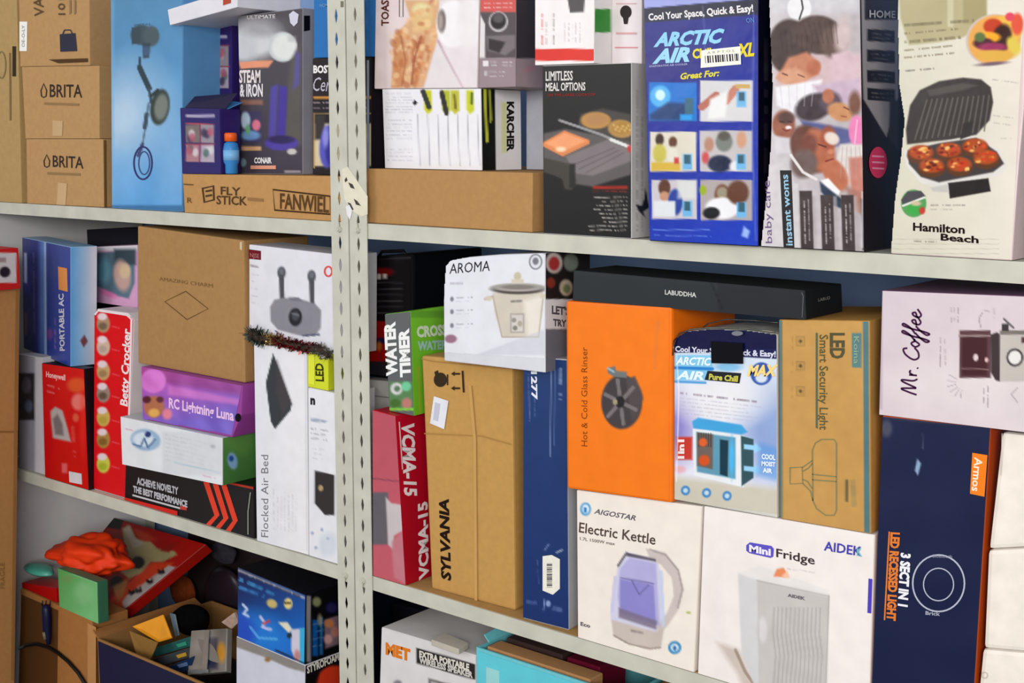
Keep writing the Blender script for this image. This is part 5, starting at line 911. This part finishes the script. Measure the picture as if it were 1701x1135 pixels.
# ================================================================ BOTTOM SHELF
def at(x, y, Y): return hit(x, y, (0, Y, 0), np.array([0, 1., 0]))
def atz(x, y, z): return hit(x, y, (0, 0, z), np.array([0, 0, 1.]))
def printgrid(name, cor, paint, base_col, parent, base, kind='gloss', pitch=2.5, off=.0004, trans=None):
    a, b, c, d = cor; n = np.cross(b-a, d-a); n /= np.linalg.norm(n); n = n if n @ (CAM-a) > 0 else -n
    nu = nv = 60; uu, vv = np.meshgrid(np.linspace(.005, .995, nu+1), np.linspace(.005, .995, nv+1))
    P = ((1-uu)[..., None]*a+uu[..., None]*b)*(1-vv)[..., None]+((1-uu)[..., None]*d+uu[..., None]*c)*vv[..., None]
    X, Y = proj(P); cv = Cv(X, Y, base_col); paint(cv); P = P+n*off
    idx = np.arange((nu+1)*(nv+1)).reshape(nv+1, nu+1); F = np.stack([idx[:-1, :-1], idx[1:, :-1], idx[1:, 1:], idx[:-1, 1:]], -1).reshape(-1, 4)
    o = mesh_obj(name, P.reshape(-1, 3), F.tolist(), mat(None, kind), parent, base)
    ca = o.data.color_attributes.new('Col', 'FLOAT_COLOR', 'POINT'); L = s2l(np.clip(cv.C, 0, 255)).reshape(-1, 3)
    ca.data.foreach_set('color', np.concatenate([L, np.ones((len(L), 1))], 1).ravel()); return o
def slab(name, cor, th, m, parent, base, bev=0.001):
    a, b, c, d = [np.asarray(v) for v in cor]; n = np.cross(b-a, d-a); n /= np.linalg.norm(n); n = n if n @ (CAM-a) > 0 else -n
    bm = bmesh.new(); F = [bm.verts.new(p) for p in (a, b, c, d)]; B = [bm.verts.new(p-n*th) for p in (a, b, c, d)]
    bm.faces.new(F); bm.faces.new(B[::-1])
    for i in range(4): bm.faces.new([F[(i+1) % 4], F[i], B[i], B[(i+1) % 4]])
    if bev: bmesh.ops.recalc_face_normals(bm, faces=bm.faces); bmesh.ops.bevel(bm, geom=list(bm.edges), offset=bev, segments=1, affect='EDGES')
    return bm_obj(name, bm, m, parent, base)
def lump(name, c, r, m, parent, base, seed=0, amp=.25, freq=2.2, sub=4, flat=None, ridge=0):
    bm = bmesh.new(); bmesh.ops.create_icosphere(bm, subdivisions=sub, radius=1); rr = random.Random(seed)
    W_ = [(np.array([rr.gauss(0, 1), rr.gauss(0, 1), rr.gauss(0, 1)])*freq, rr.random()*6.28) for _ in range(9)]
    for v in bm.verts:
        p = np.array(v.co); s = sum(math.sin(w @ p+ph) for w, ph in W_)/9
        if ridge: s += ridge*abs(math.sin(W_[0][0] @ p*2+W_[1][1]))
        q = p*(1+amp*s*2)*np.array(r)
        if flat is not None and q[2] < flat: q[2] = flat+(q[2]-flat)*.1
        v.co = q+np.array(c)
    return bm_obj(name, bm, m, parent, base, True)
def open_box(name, label, FL, FR, D, zb, colf, colw, th=.0035, yaw=0, key=None, flap=True):
    """open carton: FL, FR top front corners in 3D"""
    e = (FR-FL); e[2] = 0; w = np.linalg.norm(e); e /= w; d = np.array([-e[1], e[0], 0.]); zt = (FL[2]+FR[2])/2
    base = (FL+FR)/2+d*D/2; base[2] = zb; rt = empty(name, label, 'box', tuple(base))
    def wall(nm, p, q, m):
        bm = bmesh.new(); t = np.cross((q-p)/np.linalg.norm(q-p), [0, 0, 1.])*th; V = []
        for z0, z1 in ((zb, zt),):
            for pt in (p, q, q+t, p+t): V.append((pt[0], pt[1], z0))
            V += [(v[0], v[1], z1) for v in V[:4]]
        vs = [bm.verts.new(v) for v in V]
        for f in ((0, 1, 2, 3), (4, 7, 6, 5), (0, 4, 5, 1), (1, 5, 6, 2), (2, 6, 7, 3), (3, 7, 4, 0)): bm.faces.new([vs[i] for i in f])
        return bm_obj(nm, bm, m, rt, base)
    A, B, C_, D_ = FL, FR, FR+d*D, FL+d*D
    wall('front_wall', A+d*th, B+d*th, mat(colw, 'card')); wall('right_wall', B, C_, mat(colw, 'card')); wall('back_wall', C_, D_, mat(colw, 'card')); wall('left_wall', D_, A, mat(colw, 'card'))
    slab('front_print', [v-d*.0009 for v in (A-np.array([0, 0, .006]), B-np.array([0, 0, .006]), np.array([B[0], B[1], zb]), np.array([A[0], A[1], zb]))], .0006, mat(colf, 'gloss'), rt, base, 0)
    f = [np.array([A[0], A[1], zb+.002]), np.array([B[0], B[1], zb+.002]), np.array([C_[0], C_[1], zb+.002]), np.array([D_[0], D_[1], zb+.002])]
    slab('bottom', f, .0015, mat(colw, 'card'), rt, base, 0)
    return rt, base, d, e
ZB = -.66+.0006
# --- dishwasher tablet boxes
def p_fin(c):
    c.grad((400, 950), (460, 1080), (20, 34, 76), (34, 104, 196)); c.ell(430, 1050, 50, 30, (40, 130, 220), 30, 20, .8); c.ell(395, 1050, 30, 30, (40, 80, 190), 20)
    c.line([(397, 948), (505, 993)], 4, (190, 184, 190), .8); c.line([(395, 941), (508, 986)], 2.5, (120, 116, 110), .8); c.txt((397, 950), (500, 992), 3, (30, 30, 50), .7)
    c.txt((398, 962), (456, 988), 6, (70, 150, 206), .8, 2, 7); c.txt((397, 975), (440, 992), 6, (70, 140, 206), .8, 4, 7); c.ell(452, 1003, 9, 7, (196, 176, 110), 3, 25); c.ell(479, 1003, 7, 9, (226, 206, 130), 3); c.rect(472, 1000, 484, 1004, (90, 80, 60), 2)
    c.line([(404, 1005), (411, 1012), (405, 1020), (413, 1024)], 4, (200, 214, 240), .9); c.line([(433, 1025), (440, 1035), (436, 1042), (450, 1046)], 4.5, (196, 196, 232), .9); c.line([(438, 1036), (448, 1032)], 4, (190, 60, 80), .9); c.line([(416, 1042), (430, 1060), (460, 1062)], 4, (110, 190, 240), .6)
    c.poly([(462, 1034), (478, 1034), (486, 1046), (480, 1052)], (220, 214, 190), 2.5); c.poly([(484, 1046), (505, 1044), (506, 1106), (492, 1100), (484, 1080)], (206, 200, 216), 3); c.rect(498, 1044, 507, 1106, (60, 170, 216), 2); c.ell(481, 1056, 4, 5, (30, 50, 60), 2); c.ell(494, 1090, 5, 10, (190, 130, 130), 4); c.line([(458, 1080), (505, 1102)], 3, (30, 40, 60), .8)
def p_finR(c):
    c.C[:] = (24, 24, 32); c.rect(509, 990, 516, 1100, (160, 156, 160), 2, .8); c.rect(519, 1030, 528, 1090, (30, 84, 150), 3); c.rect(531, 1026, 536, 1088, (44, 100, 160), 3); c.ell(526, 1000, 7, 8, (170, 176, 120), 4, 0, .7); c.ell(531, 1030, 4, 10, (190, 180, 130), 3, 0, .6)
    c.poly([(538, 1030), (564, 1022), (564, 1070), (540, 1078)], (120, 100, 110), 3); c.ell(547, 1036, 8, 7, (190, 120, 80), 4); c.ell(556, 1050, 7, 9, (176, 120, 110), 4); c.ell(545, 1062, 7, 8, (196, 150, 150), 4); c.ell(551, 1010, 10, 9, (50, 46, 90), 6, 0, .8)
    for y in (1038, 1050, 1062, 1074): c.txt((519, y), (537, y-3), 2, (110, 150, 196), .6, y)
def p_und(c):
    c.C[:] = (206, 208, 222); c.poly([(390, 1050), (510, 1100), (510, 1118), (480, 1110), (440, 1092), (392, 1075)], (140, 134, 130), 3); c.ell(445, 1096, 5, 4, (150, 110, 70), 3)
b = Box('under', 'paper_goods_box', 'white box with a black lettered end under the blue dishwasher tablet box', [(393, 1057), (507, 1105), (505, 1300), (393, 1240)], 0, -3, .105, (206, 208, 218), 'gloss', on='b')
b.panel('F', p_und)
b.panel('R', lambda c: (c.poly([(500, 1080), (570, 1060), (570, 1098), (500, 1130)], (34, 32, 36), 2), c.ell(556, 1150, 36, 44, (206, 62, 40), 4), c.poly([(500, 1130), (530, 1118), (512, 1200), (500, 1300)], (26, 22, 26), 6)), (40, 34, 36))
b.text('R', 'STYROFOAM', (510, 1119), (563, 1096), (509, 1107), (220, 216, 206), .04)
b = Box('finish', 'dishwasher_tablet_box', 'blue box of dishwasher tablets on the white box left of the posts', [(395, 942), (508, 989), (506, 1103.5), (395, 1056.5)], -.002, -3, .10, (26, 28, 36), 'gloss', on='under')
b.panel('F', p_fin); b.panel('R', p_finR)
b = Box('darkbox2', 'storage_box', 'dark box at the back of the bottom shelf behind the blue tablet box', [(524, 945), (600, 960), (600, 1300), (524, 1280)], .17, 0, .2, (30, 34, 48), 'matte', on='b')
# --- open carton with navy print
FL = at(163, 1061, .0); FR = at(384, 1166, .0); FR[2] = FL[2]
rt, base, d_, e_ = open_box('open_carton', 'open kraft carton with a navy printed front, filled with loose packs', FL.copy(), FR.copy(), .33, ZB, (34, 38, 66), (150, 110, 68))
slab('flap', [FL+d_*.0+np.array([0, 0, 0]), FL+d_*.30, FL+d_*.30+np.array([-.028, 0, .012]), FL+np.array([-.022, 0, .016])], .003, mat((156, 108, 66), 'card'), rt, base)
def thing_lump(nm, lab, cat, x, y, Y, r, col, kind, seed=1, amp=.12, **k):
    c = at(x, y, Y); t = empty(nm, lab, cat, tuple(c-np.array([0, 0, r[2]])))
    return t, lump('body' if 'sub' not in k else k.pop('sub'), c, r, mat(col, kind), t, c-np.array([0, 0, r[2]]), seed, amp, **k)
zc = FL[2]
cc = (FL+FR)/2+d_*.17; h_ = (zc-ZB)
t = empty('black_bag', 'crumpled black bag filling the open carton under the loose packs', 'bag', (cc[0], cc[1], ZB+.003))
lump('bag_body', (cc[0]-.01, cc[1], ZB+.003+h_*.44), (.135, .115, h_*.40), mat((40, 36, 34), 'film'), t, (cc[0], cc[1], ZB+.003), 4, .05, freq=4)
def pack(nm, lab, cat, cor, th, col, kind='film', sub='wrapper'):
    c0 = sum(cor)/4; t = empty(nm, lab, cat, tuple(c0-np.array([0, 0, th])), 'foil packs in the open carton' if nm == 'foil_pack' else None); slab(sub, cor, th, mat(col, kind), t, c0-np.array([0, 0, th])); return t, c0-np.array([0, 0, th])
pack('yellow_card', 'yellow orange card wedge standing in the open carton', 'card', [at(219, 1041, .06), at(271, 1021, .10), at(286, 1060, .10), at(262, 1067, .07)], .004, (226, 150, 40), 'matte', 'card_sheet')
pack('kraft_divider', 'brown cardboard divider behind the yellow wedge in the open carton', 'card', [at(214, 1048, .045), at(262, 1068, .06), at(248, 1100, .05), at(226, 1088, .04)], .003, (140, 104, 58), 'card', 'card_sheet')
for i, (q, col, lab) in enumerate((([(246, 1080), (316, 1058), (318, 1074), (256, 1092)], (52, 96, 94), 'teal foil pack lying highest in the open carton'), ([(252, 1096), (316, 1076), (318, 1092), (262, 1108)], (70, 74, 78), 'dark grey foil pack below the teal pack'), ([(268, 1112), (318, 1092), (320, 1112), (292, 1122)], (40, 56, 84), 'navy foil pack at the front of the open carton'))):
    t_, b_ = pack('foil_pack', lab, 'pack', [at(x, y, .10-.02*i) for x, y in q], .012, col)
    c_ = at(q[1][0]-10, q[1][1]+9, .10-.02*i)
    slab('pack_label', [at(q[1][0]-24, q[1][1]+13, .097-.02*i), at(q[1][0]-8, q[1][1]+8, .097-.02*i), at(q[1][0]-6, q[1][1]+14, .097-.02*i), at(q[1][0]-20, q[1][1]+18, .097-.02*i)], .001, mat([(60, 150, 120), (190, 150, 60), (90, 110, 150)][i], 'gloss'), t_, b_, 0)
# clear wrapped pack with silver bands
cor = [at(318, 1048, .10), at(378, 1044, .10), at(376, 1116, .05), at(312, 1122, .05)]
t_, b_ = pack('clear_pack', 'grey clear wrapped pack with a silver band in the open carton', 'pack', cor, .014, (128, 122, 116), 'film')
printgrid('wrapped_print', cor, lambda c: (c.rect(312, 1044, 341, 1122, (140, 134, 126), 4), c.rect(346, 1060, 362, 1112, (74, 70, 80), 6), c.ell(368, 1084, 7, 16, (196, 140, 60), 5), c.ell(352, 1096, 9, 14, (50, 54, 78), 6), c.noise(9, 6, 9, 3), c.line([(378, 1046), (376, 1116)], 2, (190, 190, 180), .7)), (120, 114, 110), t_, b_, 'film')
slab('silver_band', [at(340, 1048, .094), at(347, 1047, .094), at(343, 1118, .044), at(335, 1119, .044)], .002, mat((206, 214, 220), 'chrome'), t_, b_, 0)
slab('silver_band', [at(312, 1114, .044), at(345, 1112, .044), at(345, 1118, .042), at(312, 1120, .042)], .002, mat((214, 222, 226), 'chrome'), t_, b_, 0)
pack('pale_wrapper', 'small crumpled pale wrapper at the right corner of the open carton', 'wrapper', [at(367, 1034, .12), at(388, 1018, .12), at(396, 1034, .12), at(384, 1046, .12)], .008, (176, 150, 136), 'cloth')
thing_lump('black_pouch', 'black fabric pouch at the back of the open carton', 'pouch', 318, 1030, .20, (.055, .04, .035), (30, 28, 30), 'cloth', 9, .1, sub='pouch_body')
pack('blue_tag', 'small pale blue tag beside the yellow wedge', 'tag', [at(281, 1019, .155), at(290, 1021, .155), at(297, 1056, .15), at(291, 1058, .15)], .004, (110, 130, 140), 'gloss', 'tag_sheet')
thing_lump('rust_cloth', 'rust brown cloth bundle behind the open carton', 'cloth', 306, 985, .385, (.05, .02, .05), (124, 62, 40), 'cloth', 12, .12, sub='cloth_body')
thing_lump('dark_bag', 'dark grey bag slumped behind the blue tablet box', 'bag', 376, 1000, .385, (.085, .022, .10), (52, 44, 50), 'film', 6, .1, sub='bag_body')
b = Box('back_darkener', 'storage_box', 'flat dark brown box standing against the back wall behind the open carton', [(312, 880), (520, 935), (520, 1300), (312, 1240)], .415, 0, .045, (48, 40, 40), 'matte', on='b')  # added box, hides the bright wall so the back reads dark
# --- left brown carton, green box and small packs
b = Box('lowcarton', 'shipping_carton', 'brown carton on the bottom shelf under the green box', [(34, 978), (153, 1032), (153, 1330), (34, 1260)], .006, 0, .10, (164, 112, 66), on='b', bev=.003)
b.flat('F', [(36, 988), (97, 1014), (99, 1300), (36, 1280)], (92, 62, 40), 'interior_shade'); b.flat('F', [(146, 1035), (160, 1042), (160, 1200), (146, 1195)], (186, 136, 88), 'tape'); b.k += 4  # left half: flat dark patch painting the shade inside the carton
lp = b
cp = [(36, 1076), (48, 1071), (66, 1069), (84, 1074), (100, 1083), (118, 1098), (134, 1116), (146, 1135), (154, 1165)]
t = empty('black_cable', 'thick black cable curving across the front of the brown carton', 'cable', tuple(b.P('F', 90, 1075)))
tube('cable', [b.P('F', x, y)+np.array([0, -.006, 0]) for x, y in cp], .0045, mat((24, 20, 22), 'gloss'), t, b.P('F', 90, 1075), 8)
t2 = empty('cable_plug', 'dark blue bundled plug hanging on the front of the brown carton', 'plug', tuple(b.P('F', 85, 1060)))
tube('plug_body', [b.P('F', x, y)+np.array([0, -.012, 0]) for x, y in [(84, 1003), (85, 1010), (86, 1026), (86, 1042), (88, 1056), (89, 1068)]], [.008, .0115, .0115, .011, .008, .005], mat((26, 34, 58), 'gloss'), t2, b.P('F', 85, 1060), 10)
for x in (78, 84, 91): tube('plug_prong', [b.P('F', x, 1004)+np.array([0, -.012, 0]), b.P('F', x+1, 996)+np.array([0, -.012, 0])], .0018, mat((30, 30, 40), 'gloss'), t2, b.P('F', 85, 1060), 6)
tube('strain_relief', [b.P('F', 87, 1046)+np.array([0, -.022, 0]), b.P('F', 88, 1058)+np.array([0, -.02, 0])], .004, mat((110, 106, 84), 'gloss'), t2, b.P('F', 85, 1060), 8)
def p_grn(c): c.grad((96, 950), (166, 1000), (92, 160, 90), (120, 190, 126)); c.ell(140, 985, 16, 18, (140, 196, 140), 10, 0, .6); c.line([(122, 953), (164, 968)], 4, (150, 206, 160), .8); c.line([(163, 966), (166, 1026)], 3, (160, 216, 170), .8); c.ell(112, 962, 10, 6, (120, 150, 90), 5, 0, .6)
b = Box('green', 'green_box', 'light green box standing on the brown carton at the lower left', [(96, 944), (162, 968), (164, 1040), (99, 1010)], .004, 0, .028, (60, 110, 84), 'gloss', on='lowcarton')
b.panel('F', p_grn)
b = Box('redlow', 'red_box', 'small red box beside the green box, under the teal pack', [(36, 968), (93, 978), (94, 1010), (36, 988)], .012, 0, .06, (176, 30, 32), 'gloss', on='lowcarton')
c_ = at(66, 968, .045); c_[2] = max(b.TL[2], b.TR[2])+.0115
t = empty('teal_pack', 'crumpled teal pack lying on the small red box', 'pack', tuple(c_-np.array([0, 0, .012])))
lump('wrapper', c_, (.056, .028, .0125), mat((84, 170, 150), 'film'), t, c_-np.array([0, 0, .012]), 8, .08)
# --- board game box leaning at the back
A_ = at(140, 846, .36); B_ = at(342, 904, .30); C_ = at(204, 1016, .13); n_ = np.cross(B_-A_, C_-A_); n_ /= np.linalg.norm(n_); D_ = hit(70, 935, A_, n_)
t = empty('game_box', 'tilted orange red flat game box with curved white shapes and black spots', 'box', tuple(C_))
slab('tray', [A_, B_, C_, D_], .03, mat((150, 34, 26), 'gloss'), t, C_, .002)
def p_gam(c):
    c.grad((160, 860), (300, 900), (140, 24, 22), (176, 34, 26)); c.poly([(180, 1000), (250, 935), (290, 935), (200, 1020)], (224, 70, 36), 4)
    c.poly([(180, 858), (200, 850), (206, 862), (200, 880), (176, 876)], (20, 24, 22), 3); c.poly([(203, 878), (216, 872), (226, 895), (250, 900), (262, 912), (290, 916), (294, 922), (270, 934), (250, 934), (235, 952), (215, 962), (200, 950), (214, 920), (206, 900)], (176, 166, 120), 3); c.poly([(206, 880), (214, 874), (222, 892), (240, 904), (222, 912)], (196, 186, 170), 4)
    c.poly([(222, 878), (245, 886), (262, 898), (240, 900), (228, 894)], (186, 60, 34), 4); c.poly([(266, 915), (280, 905), (300, 900), (280, 918)], (150, 36, 30), 4)
    c.ell(229, 935, 11, 10, (18, 24, 24), 3); c.ell(194, 969, 11, 12, (18, 28, 30), 3, 30); c.poly([(186, 975), (215, 960), (205, 990), (196, 1000)], (206, 150, 90), 5, .8)
    c.poly([(212, 988), (280, 940), (293, 943), (240, 990), (206, 1016), (203, 1000)], (196, 186, 184), 2.5); c.poly([(180, 1000), (206, 1010), (214, 1018), (196, 1024)], (226, 80, 50), 3)
    for x, y in ((268, 950), (249, 966), (230, 981), (219, 984)): c.poly([(x-5, y-4), (x, y-1), (x+4, y-6), (x+6, y+2), (x-1, y+5), (x-6, y+2)], (26, 34, 34), 2)
printgrid('printed_lid', [A_, B_, C_, D_], p_gam, (160, 30, 24), t, C_)
# orange fabric
c_ = at(150, 920, .10)
t = empty('orange_cap', 'bright orange rumpled fabric cap lying on the green box', 'cap', tuple(c_-np.array([0, 0, .04])))
bm = bmesh.new(); bmesh.ops.create_icosphere(bm, subdivisions=5, radius=1)
from mathutils import noise as mn
for v in bm.verts:
    p = v.co.copy(); q = p*1.6+Vector((3.1, 1.7, .4)); s = mn.noise(q)*.34+abs(mn.noise(p*2.3+Vector((0, 4, 2))))*.24
    x_ = p.x*(1+s); v.co = (c_[0]+.122*x_, c_[1]+.07*p.y*(1+s), c_[2]+.046*p.z*(1+s)*(.62+.42*min(1, max(0, x_+1))) - (.012 if x_ < -.5 else 0)*(-x_-.5)*2)
bm_obj('fabric', bm, mat((232, 64, 24), 'matte'), t, c_-np.array([0, 0, .04]), True)
thing_lump('dark_green_bag', 'dark green bag at the back left behind the orange cap', 'bag', 128, 880, .40, (.07, .03, .05), (34, 52, 44), 'film', 3, .1, sub='bag_body')
thing_lump('grey_pouch', 'grey pouch hanging at the back above the open carton', 'pouch', 372, 918, .385, (.045, .02, .03), (64, 62, 70), 'cloth', 5, .1, sub='pouch_body')
# --- right bay of the bottom shelf
def p_spk(c):
    c.C[:] = (214, 210, 210); c.poly([(692, 1076), (790, 1104), (790, 1130), (692, 1102)], (44, 40, 40), 1.8); c.poly([(712, 1127), (800, 1150), (800, 1170), (712, 1150)], (110, 106, 108), 2.5); c.poly([(716, 1132), (800, 1154), (800, 1166), (716, 1146)], (180, 176, 178), 2); c.ell(661, 1136, 7, 6, (130, 126, 136), 4)
b = Box('speaker', 'speaker_box', 'white speaker box with a black label and orange logo on the bottom shelf', [(634, 1042), (791, 1089), (791, 1400), (626, 1300)], .006, 0, .16, (210, 206, 204), 'gloss', on='b')
b.panel('F', p_spk); b.text('F', 'MET', (641, 1086), (682, 1098), (641, 1068), (216, 120, 40), .06); b.text('F', 'EXTRA PORTABLE', (697, 1091), (780, 1114), (697, 1081), (216, 210, 200), .05); b.text('F', 'WIRELESS SPEAKER', (697, 1101), (786, 1126), (697, 1092), (200, 196, 190), .05)
zt = b.TR[2]
cor = [at(716, 1060, .05), at(736, 1050, .06), at(778, 1068, .05), at(762, 1078, .02)]
for c_ in cor: pass
t, b_ = pack('grey_card', 'small pale grey card lying on the white speaker box', 'card', [atz(716, 1063, zt+.012), atz(738, 1051, zt+.012), atz(778, 1068, zt+.012), atz(762, 1079, zt+.012)], .011, (184, 176, 164), 'matte', 'card_sheet')
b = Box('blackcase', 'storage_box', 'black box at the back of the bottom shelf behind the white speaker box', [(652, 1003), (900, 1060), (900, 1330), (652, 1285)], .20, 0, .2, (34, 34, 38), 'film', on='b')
FL = at(794, 1076, .004); FR = at(1040, 1160, .004); FR[2] = FL[2]
rt, base, d_, e_ = open_box('open_teal_box', 'open bright teal box right of the white speaker box', FL.copy(), FR.copy(), .19, ZB, (96, 196, 210), (110, 190, 200))
slab('flap', [FL+d_*.03, FL+d_*.12, FL+d_*.12+np.array([-.012, 0, .02]), FL+d_*.03+np.array([-.012, 0, .012])], .002, mat((110, 196, 206), 'gloss'), rt, base)
slab('side_label', [b_ for b_ in (FL+e_*.02+np.array([0, -.0012, -.03]), FL+e_*.05+np.array([0, -.0012, -.03]), FL+e_*.05+np.array([0, -.0012, -.08]), FL+e_*.02+np.array([0, -.0012, -.08]))], .0004, mat((150, 206, 206), 'gloss'), rt, base, 0)
zz = FL[2]
for i, (s0, s1, d0, d1, z0, col, kind, nm, lab, cat) in enumerate(((.01, .235, .012, .05, .001, (178, 132, 90), 'card', 'kraft_insert', 'kraft cardboard insert along the front of the open teal box', 'card'), (.015, .14, .06, .14, .004, (66, 52, 50), 'gloss', 'dark_tray', 'dark brown tray in the open teal box', 'tray'), (.15, .22, .06, .14, .003, (96, 26, 46), 'gloss', 'maroon_packet', 'maroon packet in the open teal box', 'packet'))):
    p0 = FL+e_*s0+d_*d0; cor = [p0+np.array([0, 0, z0]), FL+e_*s1+d_*d0+np.array([0, 0, z0]), FL+e_*s1+d_*d1+np.array([0, 0, z0]), FL+e_*s0+d_*d1+np.array([0, 0, z0])]
    c0 = sum(cor)/4; c0 = np.array([c0[0], c0[1], ZB+.003]); t = empty(nm, lab, cat, tuple(c0)); slab('body', cor, zz+z0-ZB-.01, mat(col, kind), t, c0, .002)
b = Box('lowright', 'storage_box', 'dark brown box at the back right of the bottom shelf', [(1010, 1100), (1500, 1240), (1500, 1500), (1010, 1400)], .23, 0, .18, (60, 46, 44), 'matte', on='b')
b = Box('lowbrown', 'shipping_carton', 'brown carton on the bottom shelf right of the open teal box', [(1062, 1155), (1400, 1262), (1400, 1500), (1062, 1420)], .01, 0, .18, (150, 108, 72), on='b')
# --- handwritten tape label across the posts
u_ = bpy.data.objects['shelving_unit.001']; ub = np.array([.0935, 0, ZP0])
def pp(x, y, o=.0036): return at(x, y, -.003)-np.array([0, o-.003, 0])
def tapequad(nm, q, col, o): return mesh_obj(nm, [pp(x, y, o) for x, y in q], [tuple(range(len(q)))], mat(col, 'matte'), u_, ub)
tapequad('paper_label', [(568, 281), (578, 277), (611, 326), (611, 356), (601, 360), (585, 350), (572, 330)], (220, 213, 192), .0036)
for q in ([(573, 299), (576, 294), (578, 300), (574, 303)], [(579, 303), (586, 306), (590, 314), (583, 312)], [(588, 330), (594, 334), (600, 342), (592, 340)], [(578, 336), (583, 338), (588, 348), (584, 350)]): tapequad('pen_mark', q, (70, 66, 60), .0040)
tapequad('tape_scrap', [(575, 343), (581, 340), (586, 350), (582, 366), (577, 356)], (226, 224, 228), .0042)
for x, y, w, h in ((566, 2, 5, 10),): tapequad('chipped_paint', [(x, y), (x+w, y), (x+w, y+h), (x, y+h)], (120, 116, 100), .0036)
